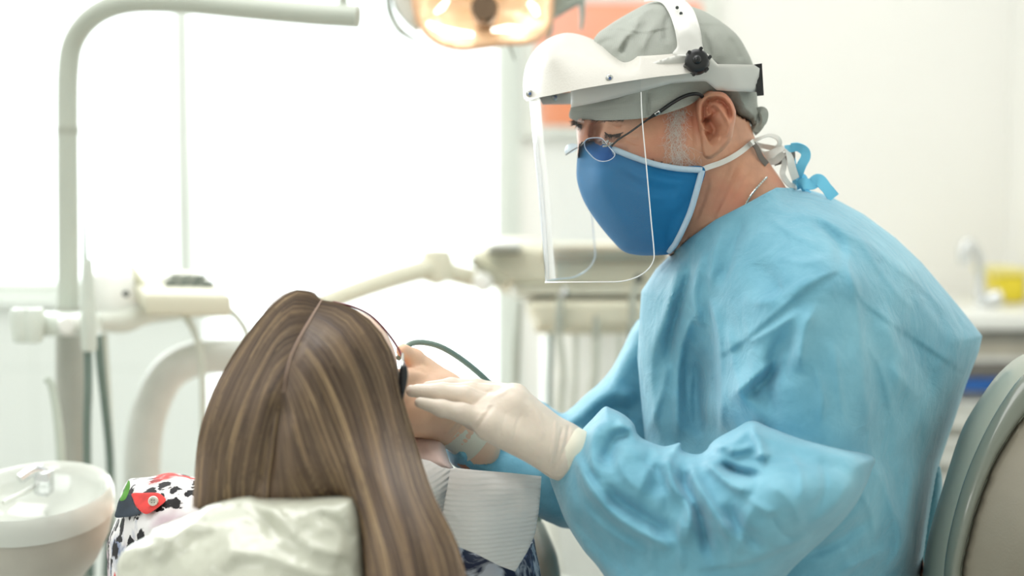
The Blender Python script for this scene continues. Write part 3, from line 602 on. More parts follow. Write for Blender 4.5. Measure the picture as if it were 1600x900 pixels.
MB().tube(crom(arm, n=60), np.interp(np.linspace(0, 1, 60), [0, .4, .45, 1], [.0009, .0010, .0019, .0019]), 10).build('temple', M_black, gs)
MB().tube([arm[3]+(arm[4]-arm[3])*.7, arm[4]+(arm[5]-arm[4])*.05], .0022, 10).build('temple_joint', M_steel, gs)
# eye lashes, brows and sideburn
def hairs(mb, n, box, ang, ln_, r, bvh, off=.0004):
    for _ in range(n):
        x, y = box(); a = ang(); L_ = ln_*RNG.uniform(.6, 1.3); b = a+RNG.normal()*.5
        p = [hit(bvh, x, y, off), hit(bvh, x+math.cos(a)*L_*.5, y+math.sin(a)*L_*.5, off*2.2), hit(bvh, x+math.cos(a)*L_*.5+math.cos(b)*L_*.5, y+math.sin(a)*L_*.5+math.sin(b)*L_*.5, off*3)]
        mb.tube(p, [r, r*.8, r*.3], 3, caps=False)
sb = MB()
def sbx():
    y = RNG.uniform(166, 256); cx = np.interp(y, [165, 200, 256], [1062, 1054, 1064]); ww = np.interp(y, [165, 200, 235, 256], [10, 12, 17, 24]); return cx+RNG.normal()*ww*.6, y
hairs(sb, 520, sbx, lambda: PI/2+RNG.normal()*.7, 13, .00016, head_bvh)
sb.build('sideburn', mat('white_stubble', rgb(225, 215, 205), .6, .05), den)
lb = MB()
for ps_ in ([(945, 207), (950, 211), (957, 212), (966, 210), (974, 207)],):
    lb.tube(crom([hit(head_bvh, x, y, .0006) for x, y in ps_], n=20), np.interp(np.linspace(0, 1, 20), [0, .3, .7, 1], [.0006, .0011, .0010, .0003]), 8)
hairs(lb, 70, lambda: (RNG.uniform(945, 970), 210+RNG.uniform(-1, 1.5)), lambda: PI*.62+RNG.normal()*.3, 7, .00025, head_bvh, .0014)
hairs(lb, 90, lambda: (lambda t: (896+t*14, 190+t*8+RNG.normal()*1.5))(RNG.uniform(0, 1)), lambda: PI*.9+RNG.normal()*.4, 7, .0003, head_bvh, .001)
hairs(lb, 90, lambda: (RNG.uniform(925, 975), 188+RNG.normal()*1.2), lambda: PI+RNG.normal()*.4, 7, .0002, head_bvh, .001)
lb.build('brow_hair', mat('dark_brow_hair', rgb(62, 48, 44), .6, .05), den)
# neck chain
nc = MB()
ch = crom([hit(head_bvh, x, y, .0035) for x, y in ((1163, 324), (1172, 307), (1182, 294), (1192, 283), (1198, 277))], n=26)
for i in range(25): nc.tube([ch[i]-.25*(ch[i+1]-ch[i]), ch[i]+(ch[i+1]-ch[i])*1.1], .0012 if i % 2 else .0009, 6)
tag(nc.build('necklace', M_steel), 'thin silver chain round the neck of the gowned person', 'necklace')
# --- gown
def gown_mat():
    m = bpy.data.materials.new('gown_nonwoven'); m.use_nodes = True; N, L = nodes(m); b = N['Principled BSDF']; tc = N.new('ShaderNodeTexCoord')
    n = N.new('ShaderNodeTexNoise'); n.inputs['Scale'].default_value = 9; n.inputs['Detail'].default_value = 8; n.inputs['Roughness'].default_value = .65; L.new(tc.outputs['Object'], n.inputs['Vector'])
    r = N.new('ShaderNodeValToRGB'); r.color_ramp.elements[0].position = .35; r.color_ramp.elements[1].position = .68
    r.color_ramp.elements[0].color = rgb(102, 166, 190); r.color_ramp.elements[1].color = rgb(134, 195, 215)
    L.new(n.outputs['Fac'], r.inputs[0]); L.new(r.outputs[0], b.inputs['Base Color']); b.inputs['Roughness'].default_value = .62; b.inputs['Specular IOR Level'].default_value = .3
    b.inputs['Sheen Weight'].default_value = .25
    n2 = N.new('ShaderNodeTexNoise'); n2.inputs['Scale'].default_value = 26; n2.inputs['Detail'].default_value = 5; n2.inputs['Distortion'].default_value = .8; L.new(tc.outputs['Object'], n2.inputs['Vector'])
    n3 = N.new('ShaderNodeTexNoise'); n3.inputs['Scale'].default_value = 900; L.new(tc.outputs['Object'], n3.inputs['Vector'])
    a = N.new('ShaderNodeMath'); a.operation = 'MULTIPLY_ADD'; a.inputs[1].default_value = .08; L.new(n3.outputs['Fac'], a.inputs[0]); L.new(n2.outputs['Fac'], a.inputs[2])
    bp_ = N.new('ShaderNodeBump'); bp_.inputs['Strength'].default_value = .6; bp_.inputs['Distance'].default_value = .006; L.new(a.outputs[0], bp_.inputs['Height']); L.new(bp_.outputs['Normal'], b.inputs['Normal'])
    return m
M_gown = gown_mat()
relief('gown_body', gown_o, gown_f, lambda x, y: np.maximum(3.04-gown_f(x, y), 1.6), M_gown, gown, mid=1.53, R=46, s=3.6, sharp=GOWNSH, strk=gown_s, crumple=.0035, crs=.07, smooth_outline=False, power=2.1, angle=80)
slv_o = [(908, 673), (925, 655), (944, 636), (955, 638), (975, 648), (990, 662), (996, 678), (1010, 688), (1036, 697), (1054, 694), (1063, 692), (1066, 703), (1080, 709), (1095, 709), (1105, 702), (1110, 694), (1122, 684), (1148, 670), (1175, 657), (1205, 668), (1250, 684), (1310, 700), (1364, 713), (1362, 735), (1345, 775), (1322, 808), (1291, 840), (1260, 868), (1225, 905), (1195, 960), (1120, 1040), (1010, 1010), (944, 900), (912, 860), (886, 819), (872, 785), (857, 741), (862, 725), (880, 705), (897, 688)]
slv_f = tps([(880, 720, 1.315), (857, 741, 1.32), (944, 645, 1.300), (908, 675, 1.315), (900, 760, 1.285), (950, 720, 1.262), (1000, 720, 1.25), (1000, 780, 1.235), (950, 850, 1.26), (1060, 705, 1.265), (1090, 760, 1.225), (1100, 850, 1.205), (1040, 900, 1.225), (1150, 700, 1.245), (1180, 665, 1.262), (1200, 740, 1.19), (1250, 700, 1.225), (1200, 830, 1.175), (1270, 780, 1.175), (1340, 730, 1.225), (1360, 715, 1.25), (1280, 840, 1.22), (1220, 900, 1.23), (1150, 960, 1.22)])
slv_s = [
    ([(893, 690), (905, 730), (935, 780), (985, 822), (1062, 862)], 13, .012, 's', .15), ([(910, 720), (950, 770), (1000, 805), (1060, 840)], 14, -.009, 'g', .2),
    ([(944, 640), (925, 690), (932, 740), (960, 790)], 12, .012, 's', .25), ([(996, 690), (970, 680), (955, 700), (945, 740)], 16, -.014, 'g', .3), ([(960, 660), (985, 672), (1000, 690)], 8, .008, 's', .3),
    ([(1063, 698), (1045, 715), (1052, 760), (1078, 790), (1070, 860)], 11, .013, 's', .2), ([(1085, 712), (1085, 745), (1110, 790), (1150, 850)], 11, .013, 's', .25), ([(1070, 715), (1070, 760), (1095, 810), (1110, 880)], 12, -.014, 'g', .25),
    ([(1000, 700), (1020, 730), (1035, 780)], 16, -.008, 'g', .3), ([(1036, 700), (1010, 740), (990, 790)], 12, .007, 's', .3),
    ([(1172, 660), (1186, 690), (1193, 722)], 10, .016, 's', .2), ([(1118, 722), (1155, 738), (1196, 744)], 9, -.020, 'g', .35), ([(1110, 700), (1150, 690), (1172, 664)], 9, .014, 's', .25), ([(1095, 712), (1140, 755), (1180, 770)], 9, .014, 's', .25), ([(1130, 706), (1158, 702), (1184, 694)], 11, .010, 'g', .3),
    ([(1175, 662), (1250, 690), (1320, 708), (1360, 718)], 12, .010, 's', .15), ([(1210, 700), (1280, 722), (1340, 735)], 16, -.005, 'g', .3), ([(1190, 740), (1240, 790), (1260, 850)], 18, .008, 's', .3), ([(1130, 780), (1160, 830), (1200, 860)], 16, -.010, 'g', .3), ([(1290, 838), (1230, 856), (1165, 880), (1080, 893)], 9, .007, 'step', .15),
    ([(1180, 775), (1165, 820), (1150, 870)], 12, .007, 's', .3), ([(1340, 740), (1300, 790), (1250, 830)], 14, .006, 's', .3), ([(880, 790), (930, 850), (990, 900)], 18, -.007, 'g', .3), ([(1064, 800), (1064, 850), (1062, 900)], 5, .004, 's', .2)]
slv_s += [(p_, 5, .0034*k_, 's', .35) for p_, k_ in (([(900, 700), (920, 750), (960, 800)], 1), ([(1010, 720), (1030, 760), (1035, 810)], 1.2), ([(1220, 690), (1250, 740), (1250, 800)], 1), ([(1280, 710), (1290, 760), (1270, 810)], -1), ([(1120, 800), (1140, 850), (1150, 900)], 1.3), ([(960, 700), (975, 740), (1000, 770)], 1),
    ([(1200, 790), (1220, 830), (1250, 850)], -1), ([(1000, 800), (1020, 850), (1010, 900)], 1), ([(900, 780), (950, 830), (1020, 870)], 1), ([(1160, 770), (1200, 800), (1220, 790)], 1.2))]
slv_s = [(a, b*.78, c*1.25, *r) for a, b, c, *r in slv_s]
relief('sleeve', slv_o, slv_f, lambda x, y: slv_f(x, y)+.11, M_gown, gown, mid=lambda x, y: slv_f(x, y)+.05, R=30, s=3.4, strk=slv_s, crumple=.003, crs=.05, power=2.1, angle=80)
far_o = [(1010, 495), (990, 510), (975, 540), (955, 577), (935, 600), (915, 617), (897, 634), (880, 646), (866, 640), (850, 629), (830, 625), (800, 640), (740, 668), (694, 688), (693, 703), (700, 716), (709, 728), (740, 745), (780, 770), (838, 806), (862, 818), (890, 826), (960, 820), (1080, 800), (1170, 700), (1170, 560), (1100, 480)]
far_f = tps([(1120, 520, 1.585), (1140, 700, 1.60), (1000, 520, 1.585), (960, 600, 1.59), (920, 640, 1.565), (880, 660, 1.535), (850, 650, 1.52), (760, 690, 1.46), (700, 700, 1.435), (760, 740, 1.44), (850, 790, 1.46), (900, 800, 1.48), (1000, 700, 1.57), (1000, 780, 1.56), (880, 720, 1.475)])
relief('sleeve', far_o, far_f, lambda x, y: far_f(x, y)+.13, M_gown, gown, mid=lambda x, y: far_f(x, y)+.06, R=26, s=4.5, crumple=.003, crs=.05, angle=80, strk=[
    ([(1000, 620), (955, 615), (920, 635), (890, 665)], 11, .012, 's', .2), ([(1000, 650), (960, 640), (930, 660), (915, 690)], 12, -.012, 'g', .2), ([(850, 632), (870, 650), (905, 660)], 8, .010, 's', .2), ([(709, 722), (740, 700), (800, 690)], 8, .008, 's', .2), ([(760, 720), (800, 700), (860, 730)], 12, -.008, 'g', .3), ([(985, 530), (965, 580), (960, 620)], 9, .006, 's', .3), ([(700, 690), (720, 705), (728, 722)], 5, .005, 's', .2)])
# back flap in the shade and the neck ties of the gown
flap_o = [(1462, 730), (1472, 750), (1468, 800), (1455, 860), (1440, 920), (1430, 1000), (1380, 1000), (1400, 900), (1420, 820)]
relief('gown_flap', flap_o, 1.505, 1.535, M_gown, gown, R=12, s=5, strk=[([(1450, 760), (1428, 830), (1418, 920)], 7, -.02, 'g')], angle=80)
M_btie = mat('gown_tie_blue', rgb(118, 206, 238), .7, .03, 40)
gt = MB()
rb(gt, [(600, 700, 1.497), (630, 580, 1.485), (660, 500, 1.48), (700, 420, 1.478), (690, 360, 1.478), (620, 320, 1.48), (545, 325, 1.482), (535, 300, 1.484)], .010, [.9, .6, .2, .2, .7, .3])
rb(gt, [(550, 330, 1.49), (580, 440, 1.49), (600, 560, 1.488), (625, 650, 1.487), (640, 740, 1.49)], .0065, [.8, 1, .3])
rb(gt, [(640, 720, 1.488), (680, 690, 1.48), (760, 690, 1.478), (830, 650, 1.476), (900, 720, 1.474), (985, 830, 1.474)], .013, [.2, .5, .1, .4, .1])
rb(gt, [(610, 600, 1.492), (680, 640, 1.49), (690, 740, 1.49), (740, 800, 1.492)], .009, [.2, .7])
gt.build('gown_tie', M_btie, gown)
# --- gloves
M_glove = mat('latex_glove', rgb(228, 214, 198), .42, .05, 55, bump=.5, bscale=260, bdist=.0007, sss=.1)
def fing(ps, rs): return [cone(P(*ps[i]), P(*ps[i+1]), rs[i], rs[i+1]) for i in range(len(ps)-1)]
px = 1.3/FPX
def hand(name, prims, k, S, lo, hi, h, m):
    V, F = nets(blend(prims, k), lo, hi, h); V = sculpt(V, F, S); return mk(name, V, F, m, den, angle=80)
palm = [cone(P(882, 708, 1.322), P(800, 640, 1.318), .0235, .0195), (cone(P(876, 716, 1.316), P(766, 665, 1.300), .0175, .0150), .012), (cone(P(870, 700, 1.33), P(806, 621, 1.338), .020, .0125), .012), (cone(P(882, 700, 1.328), P(915, 722, 1.325), .022, .021), .01),
        (cone(P(800, 640, 1.320), P(766, 640, 1.312), .017, .0125), .01)]
f_idx = fing([(806, 620, 1.345), (745, 606, 1.352), (705, 603, 1.355), (668, 605, 1.352)], [.0115, .0082, .0074, .0055])
f_mid = fing([(795, 622, 1.335), (735, 612, 1.336), (692, 611, 1.335), (652, 609, 1.330)], [.0120, .0086, .0074, .0055])
f_rng = fing([(775, 640, 1.318), (728, 618, 1.316), (685, 613.5, 1.315), (643, 611, 1.312)], [.0120, .0086, .0076, .0056])
f_pin = fing([(765, 658, 1.302), (722, 645, 1.298), (690, 638, 1.296), (656, 629, 1.294)], [.0110, .0088, .0076, .0050])
f_thb = fing([(842, 690, 1.35), (790, 680, 1.375), (740, 655, 1.385), (705, 640, 1.38)], [.015, .012, .010, .0075])
tp = blend(palm, .012)
def join(fs_, k): 
    g = blend([(f, .004) for f in fs_], .004); return g
allf = [tp]+[(join(f, .004), .006) for f in (f_idx, f_mid, f_rng, f_pin, f_thb)]
hS = [([(730, 631), (745, 627), (760, 615), (775, 606)], 3, -.0010, 'g'), ([(738, 668), (752, 650), (765, 630)], 1.8, .0010, 'g', .1), ([(742, 672), (757, 652), (772, 632)], 2.5, -.0010, 'g', .1), ([(735, 632), (755, 640), (770, 636)], 3, -.0010, 'g'),
      ([(765, 625), (790, 612), (800, 602)], 3, .0010, 'g'), ([(800, 700), (806, 670), (815, 640)], 3, -.0006, 'g'), ([(780, 690), (786, 660), (795, 635)], 3, -.0006, 'g'), ([(880, 665), (872, 700), (866, 738)], 2, -.0012, 'g', .1), ([(890, 662), (884, 695), (870, 730)], 2, -.0010, 'g', .1), ([(868, 655), (866, 690), (858, 730)], 2, .0007, 'g', .1), ([(825, 625), (840, 650), (850, 690)], 5, .0008, 'g')]
hand('glove', allf, .006, hS, P(610, 770, 1.3)-np.array([0, .06, 0]), P(940, 580, 1.3)+np.array([0, .13, 0.]), .0015, M_glove)
M_cuff = mat('latex_cuff', rgb(238, 232, 212), .5, .03, 60, bump=.4, bscale=200, bdist=.0006)
cf = MB(); cpts = [P(878, 703, 1.322), P(888, 709, 1.322), P(900, 716, 1.324), P(925, 730, 1.326)]
cf.tube(crom(cpts, n=12), np.interp(np.linspace(0, 1, 12), [0, .1, 1], [.0245, .0262, .028]), 32, up=(0, 1, 0)); cf.build('glove_cuff', M_cuff, den)
M_glove2 = mat('latex_glove_over_skin', rgb(240, 200, 170), .42, .05, 40, bump=.4, bscale=200, bdist=.0006, sss=.1)
fp = [cone(P(722, 672, 1.445), P(665, 632, 1.425), .022, .034), (cone(P(700, 640, 1.44), P(655, 590, 1.43), .026, .020), .012), (cone(P(690, 625, 1.43), P(650, 640, 1.41), .028, .024), .012), (cone(P(722, 672, 1.445), P(750, 700, 1.455), .021, .021), .01),
      (cone(P(650, 640, 1.415), P(600, 640, 1.385), .011, .009), .006), (cone(P(650, 615, 1.41), P(600, 615, 1.38), .010, .009), .006), (cone(P(650, 590, 1.41), P(605, 590, 1.385), .010, .008), .006), (cone(P(652, 655, 1.42), P(605, 662, 1.39), .009, .007), .006),
      (cone(P(665, 585, 1.43), P(648, 560, 1.42), .014, .009), .008), (cone(P(648, 560, 1.42), P(630, 548, 1.41), .009, .007), .004)]
hand('glove', fp, .01, [([(648, 572), (662, 568), (672, 575)], 2.5, -.001, 'g'), ([(644, 578), (655, 577), (668, 585)], 2.5, -.001, 'g'), ([(692, 682), (708, 665), (718, 650)], 2, .0012, 'g'), ([(700, 690), (718, 672), (728, 655)], 2, -.0010, 'g')], P(585, 730, 1.43)-np.array([0, .10, 0]), P(785, 535, 1.43)+np.array([0, .08, 0]), .002, M_glove2)
cf = MB(); cf.tube(crom([P(702, 658, 1.436), P(722, 672, 1.446), P(746, 690, 1.452)], n=8), [.0240]+[.0250]*7, 30, up=(0, 1, 0)); cf.build('glove_cuff', mat('clear_latex_cuff', rgb(226, 222, 204), .35, .03), den)
# ================================================================ THE PATIENT
DP = 1.28
pat = empty('person', P(500, 800, 1.9), 'reclining person seen from behind, long brown hair with blonde streaks, patterned shirt', 'person')
# --- body: head, neck, torso, arms, legs as one mesh (mostly under hair, bib and shirt)
pp = [ell(P(478, 625, 1.295), (.074, .088, .082)), (ell(P(535, 575, 1.335), (.050, .075, .055)), .03), (ell(P(560, 640, 1.39), (.040, .060, .048)), .03),
      (cone(P(596, 560, 1.40), P(612, 600, 1.44), .010, .012), .012), (ell(P(560, 690, 1.44), (.035, .04, .03)), .02),
      (cone(P(500, 700, 1.36), P(520, 790, 1.52), .052, .056), .03), (cone(P(330, 830, 1.50), P(720, 850, 1.56), .055, .055), .05), (cone(P(520, 830, 1.55), P(560, 860, 1.95), .11, .10), .05),
      (cone(P(560, 870, 1.95), P(620, 850, 2.15), .11, .12), .05), (cone(P(540, 850, 2.2), P(560, 840, 2.75), .08, .05), .03), (cone(P(690, 850, 2.2), P(700, 840, 2.75), .08, .05), .03),
      (cone(P(330, 830, 1.50), P(285, 900, 1.75), .045, .035), .03), (cone(P(285, 900, 1.75), P(430, 800, 1.95), .034, .024), .02), (cone(P(740, 860, 1.56), P(760, 900, 1.78), .045, .036), .03), (cone(P(760, 900, 1.78), P(640, 800, 1.95), .034, .024), .02)]
pV, pF = nets(blend(pp, .03), np.array([-.50, 1.15, .62]), np.array([.12, 2.85, 1.22]), .006)
_hf = lambda x, y: hairf(np.stack([x, y], 1))
M_pskin = mat('pale_skin', rgb(236, 204, 184), .5, .04, 30, sss=.15)
# --- long hair: a body of hair covered in individual locks
hair_o = [(457, 454), (489, 456), (502, 468), (541, 477), (572, 498), (604, 534), (622, 576), (629, 623), (641, 670), (656, 722), (677, 785), (708, 848), (726, 900), (740, 960), (640, 985), (572, 960), (568, 900), (560, 840), (545, 800), (520, 790), (470, 815), (400, 830), (350, 815), (306, 792), (306, 745), (311, 681), (322, 639), (343, 597), (369, 555), (400, 508), (426, 472)]
hair_f = tps([(470, 560, 1.19), (500, 475, 1.245), (440, 620, 1.183), (400, 560, 1.215), (360, 640, 1.205), (320, 750, 1.215), (400, 740, 1.185), (470, 700, 1.175), (540, 560, 1.205), (590, 580, 1.235), (600, 680, 1.20), (500, 760, 1.165), (640, 760, 1.165), (580, 860, 1.115), (680, 850, 1.135), (620, 960, 1.09), (730, 950, 1.12), (350, 800, 1.215)])
hair_s = [([(502, 470), (470, 525), (448, 570), (442, 612)], 7, -.0035, 'g', .05), ([(442, 612), (430, 660), (418, 720), (412, 780)], 16, -.012, 'g', .2), ([(448, 640), (456, 700), (468, 770)], 12, .005, 'g', .3),
          ([(470, 560), (505, 620), (540, 720), (570, 830)], 10, -.004, 'g', .3), ([(520, 540), (565, 620), (600, 740), (640, 880)], 12, .004, 'g', .3), ([(560, 540), (600, 640), (630, 740), (680, 870)], 9, -.004, 'g', .3),
          ([(430, 520), (385, 600), (350, 700), (335, 790)], 10, -.004, 'g', .3), ([(455, 560), (405, 640), (385, 720)], 12, .004, 'g', .3)]
hairmid = 1.29
def hmid(x, y): return np.interp(y, [450, 700, 800, 980], [1.29, 1.27, 1.21, 1.155])
M_hairbase = mat('hair_underlayer', rgb(104, 84, 66), .55, .15, 30)
hairm = relief('hair', hair_o, hair_f, lambda x, y: hmid(x, y)+.03, M_hairbase, pat, mid=hmid, R=85, s=6, strk=hair_s, angle=80)
hpl = crom(np.array(hair_o, float), step=8, closed=True); hnx = np.roll(hpl, -1, axis=0)
def hairf(q):
    D = segdist(q, hpl, hnx)[0]; D = np.where(inside(q, hpl), D, 0); t = np.clip(D/85, 0, 1); r = np.sqrt(1-(1-t)**2); m = hmid(q[:, 0], q[:, 1])
    return m-(m-hair_f(q[:, 0], q[:, 1]))*r-strokes(q, hair_s)
pV = tuck(pV, hair_o, _hf, .012, 12)
MB().add(pV, pF).build('body', M_pskin, pat, angle=80)
GL = [[(501, 469), (474, 453), (440, 466), (400, 508), (364, 560), (334, 620), (315, 690), (307, 792)],
      [(497, 477), (460, 470), (424, 502), (388, 560), (350, 640), (328, 715), (322, 792)],
      [(487, 495), (450, 500), (414, 545), (378, 615), (350, 700), (341, 795)],
      [(475, 518), (440, 532), (405, 590), (378, 660), (362, 730), (360, 798)],
      [(462, 545), (430, 575), (405, 635), (388, 700), (380, 750), (378, 805)],
      [(450, 580), (430, 615), (412, 670), (402, 730), (395, 810)],
      [(443, 612), (432, 650), (422, 710), (414, 760), (412, 815)]]
GR = [[(503, 470), (542, 478), (582, 505), (610, 548), (624, 610), (642, 675), (672, 770), (712, 855), (738, 960)],
      [(499, 477), (540, 488), (575, 530), (602, 590), (622, 670), (650, 770), (690, 860), (712, 960)],
      [(489, 494), (528, 515), (562, 570), (590, 650), (612, 740), (642, 840), (668, 965)],
      [(476, 518), (510, 550), (545, 620), (572, 710), (598, 800), (622, 880), (634, 970)],
      [(463, 545), (493, 585), (525, 660), (553, 740), (578, 820), (595, 900), (602, 970)],
      [(452, 575), (477, 625), (505, 700), (535, 770), (562, 840), (574, 900), (580, 965)],
      [(446, 600), (462, 655), (484, 725), (515, 775), (548, 815), (565, 860)],
      [(443, 612), (450, 670), (462, 730), (485, 775), (510, 800)],
      [(442, 614), (436, 670), (436, 730), (445, 790), (455, 812)]]
def locks(G, n, rr):
    Gs = np.array([crom(g, n=22) for g in G]); out = []
    for _ in range(n):
        u = RNG.uniform(0, len(G)-1); i = min(int(u), len(G)-2); a = u-i; c_ = Gs[i]*(1-a)+Gs[i+1]*a
        t = np.linspace(0, 1, 22)[:, None]; amp = RNG.normal(size=2)*np.array([3.0, 1.5]); c_ = c_+amp*t+np.array([math.sin(RNG.uniform(0, 6)), 0])*np.sin(t*RNG.uniform(2, 7)+RNG.uniform(0, 6))*2.0*t
        lo = 0 if RNG.uniform() < .55 else RNG.integers(0, 9); hi = 22 if RNG.uniform() < .6 else RNG.integers(14, 22)
        c_ = c_[lo:hi]
        if len(c_) < 5: continue
        out.append((c_, RNG.uniform(*rr), u))
    DD = hairf(np.vstack([o[0] for o in out])); k = 0; res = []
    for c_, r, u in out:
        D = DD[k:k+len(c_)]-RNG.uniform(-.0008, .0042)*np.minimum(1, np.linspace(.2, 4, len(c_))); k += len(c_); res.append((PN(c_[:, 0], c_[:, 1], D), r, u))
    return res
LV, LF, LC = [], [], []; nn_ = 0
pal = np.array([rgb(74, 58, 48)[:3], rgb(98, 80, 64)[:3], rgb(124, 102, 80)[:3], rgb(162, 136, 102)[:3], rgb(196, 170, 130)[:3]])
for G, n in ((GL, 3000), (GR, 4600)):
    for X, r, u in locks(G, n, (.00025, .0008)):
        T = np.gradient(X, axis=0); T /= np.linalg.norm(T, axis=1)[:, None]+1e-9; s_ = np.cross(T, F_); s_ /= np.linalg.norm(s_, axis=1)[:, None]+1e-9; nn2 = np.cross(s_, T)
        m = len(X); rad = r*np.clip(np.minimum(np.linspace(1.0, 6, m), np.linspace(3, .3, m)), .15, 1)[:, None]
        ring = [X-s_*rad, X-nn2*rad*.6*np.sign((nn2@F_).mean()), X+s_*rad]
        V = np.stack(ring, 1).reshape(-1, 3); LV.append(V)
        for i in range(m-1):
            for k in range(2): LF.append((nn_+i*3+k, nn_+i*3+k+1, nn_+i*3+3+k+1, nn_+i*3+3+k))
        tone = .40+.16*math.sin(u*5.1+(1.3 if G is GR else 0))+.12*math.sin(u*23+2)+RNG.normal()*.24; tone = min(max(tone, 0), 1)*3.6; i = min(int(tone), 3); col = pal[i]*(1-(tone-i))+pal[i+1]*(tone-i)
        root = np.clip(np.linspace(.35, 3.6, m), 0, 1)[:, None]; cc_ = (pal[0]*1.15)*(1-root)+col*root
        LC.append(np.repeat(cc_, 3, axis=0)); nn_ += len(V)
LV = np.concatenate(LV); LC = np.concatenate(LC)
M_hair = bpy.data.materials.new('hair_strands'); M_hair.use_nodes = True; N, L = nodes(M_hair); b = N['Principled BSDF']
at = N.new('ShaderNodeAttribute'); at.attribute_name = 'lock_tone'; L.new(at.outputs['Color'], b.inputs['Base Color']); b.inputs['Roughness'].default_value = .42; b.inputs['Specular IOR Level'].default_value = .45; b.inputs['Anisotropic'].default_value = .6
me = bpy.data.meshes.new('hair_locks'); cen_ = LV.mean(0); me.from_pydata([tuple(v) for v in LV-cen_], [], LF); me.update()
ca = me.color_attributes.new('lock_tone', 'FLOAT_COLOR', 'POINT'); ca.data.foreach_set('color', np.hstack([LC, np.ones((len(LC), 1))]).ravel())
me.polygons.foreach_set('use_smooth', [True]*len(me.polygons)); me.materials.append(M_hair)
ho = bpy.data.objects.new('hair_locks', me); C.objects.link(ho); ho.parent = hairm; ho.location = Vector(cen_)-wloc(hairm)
scp = MB(); sq = crom([(503, 468), (484, 500), (468, 528), (455, 556), (447, 586), (443, 614)], n=30); SD = hairf(sq)-.0030; scp.tube(PN(sq[:, 0], sq[:, 1], SD), np.interp(np.linspace(0, 1, 30), [0, .2, .8, 1], [.0006, .0009, .0007, .0003]), 8)
scp.build('hair_parting', mat('scalp', rgb(176, 150, 132), .6), hairm)
# --- clothing
def shirt_mat(name, navy=False):
    m = bpy.data.materials.new(name); m.use_nodes = True; N, L = nodes(m); b = N['Principled BSDF']; tc = N.new('ShaderNodeTexCoord'); b.inputs['Roughness'].default_value = .85
    def noi(s, det=3, dist=0.0, off=(0, 0, 0)):
        mp = N.new('ShaderNodeMapping'); mp.inputs['Location'].default_value = off; L.new(tc.outputs['Object'], mp.inputs[0])
        n = N.new('ShaderNodeTexNoise'); n.inputs['Scale'].default_value = s; n.inputs['Detail'].default_value = det; n.inputs['Distortion'].default_value = dist; L.new(mp.outputs[0], n.inputs['Vector']); return n.outputs['Fac']
    def thr(f, a, b_):
        r = N.new('ShaderNodeMapRange'); r.inputs[1].default_value = a; r.inputs[2].default_value = b_; L.new(f, r.inputs[0]); return r.outputs[0]
    def mixc(f, a, b_):
        mx = N.new('ShaderNodeMix'); mx.data_type = 'RGBA'; L.new(f, mx.inputs[0])
        for k, v in ((6, a), (7, b_)):
            if isinstance(v, tuple): mx.inputs[k].default_value = v
            else: L.new(v, mx.inputs[k])
        return mx.outputs[2]
    if navy:
        c = mixc(thr(noi(38, 4, .6), .44, .56), rgb(206, 212, 222), rgb(36, 46, 74)); c = mixc(thr(noi(60, 3, .4, (3, 1, 2)), .60, .68), c, rgb(112, 130, 162))
    else:
        base = mixc(thr(noi(14, 3), .45, .6), rgb(232, 230, 230), rgb(196, 178, 186)); base = mixc(thr(noi(22, 4, .3, (5, 2, 1)), .58, .68), base, rgb(130, 142, 172))
        v = N.new('ShaderNodeTexVoronoi'); v.inputs['Scale'].default_value = 54; v.inputs['Randomness'].default_value = .85
        mp = N.new('ShaderNodeMapping'); mp.inputs['Scale'].default_value = (1, 1, .75); ad = N.new('ShaderNodeVectorMath'); ad.operation = 'MULTIPLY_ADD'; n = N.new('ShaderNodeTexNoise'); n.inputs['Scale'].default_value = 75; n.inputs['Detail'].default_value = 6; L.new(tc.outputs['Object'], n.inputs['Vector'])
        ad.inputs[1].default_value = (.028, .028, .028); L.new(n.outputs['Color'], ad.inputs[0]); L.new(tc.outputs['Object'], ad.inputs[2]); L.new(ad.outputs[0], mp.inputs[0]); L.new(mp.outputs[0], v.inputs['Vector'])
        c = mixc(thr(v.outputs['Distance'], .43, .37), base, rgb(26, 24, 28)); 
        c = mixc(thr(noi(13, 2, .5, (.32, .9, .2)), .61, .65), c, rgb(216, 62, 56)); c = mixc(thr(noi(16, 2, .4, (2.7, .4, 1.2)), .73, .75), c, rgb(64, 132, 62))
    n9 = N.new('ShaderNodeTexNoise'); n9.inputs['Scale'].default_value = 700; L.new(tc.outputs['Object'], n9.inputs['Vector']); bm_ = N.new('ShaderNodeBump'); bm_.inputs['Strength'].default_value = .3; bm_.inputs['Distance'].default_value = .0006
    L.new(n9.outputs['Fac'], bm_.inputs['Height']); L.new(bm_.outputs['Normal'], b.inputs['Normal'])
    L.new(c, b.inputs['Base Color']); return m
M_shirt = shirt_mat('shirt_print'); M_navy = shirt_mat('navy_print', True)
sh_o = [(201, 750), (215, 747), (236, 745), (262, 739), (285, 741), (306, 746), (340, 745), (380, 790), (400, 900), (380, 1000), (170, 1000), (168, 900), (167, 852), (173, 830), (181, 812), (186, 790), (190, 770)]
shf = tps([(205, 760, 1.43), (260, 750, 1.42), (320, 760, 1.41), (180, 850, 1.42), (230, 820, 1.375), (250, 900, 1.36), (320, 850, 1.36), (200, 950, 1.385), (380, 950, 1.37)])
shirt = relief('shirt_sleeve', sh_o, shf, lambda x, y: shf(x, y)+.12, M_shirt, pat, mid=lambda x, y: shf(x, y)+.05, R=32, s=4, crumple=.002, crs=.03, strk=[
    ([(201, 750), (198, 775), (184, 806)], 4, .003, 'g', .1), ([(180, 811), (205, 808), (240, 802)], 4, -.005, 'step', .1), ([(188, 812), (187, 870), (185, 940)], 3, -.002, 'g', .1), ([(262, 742), (240, 760), (224, 770)], 6, .002, 'g', .2), ([(300, 760), (275, 800), (262, 850)], 8, -.003, 'g', .2)])
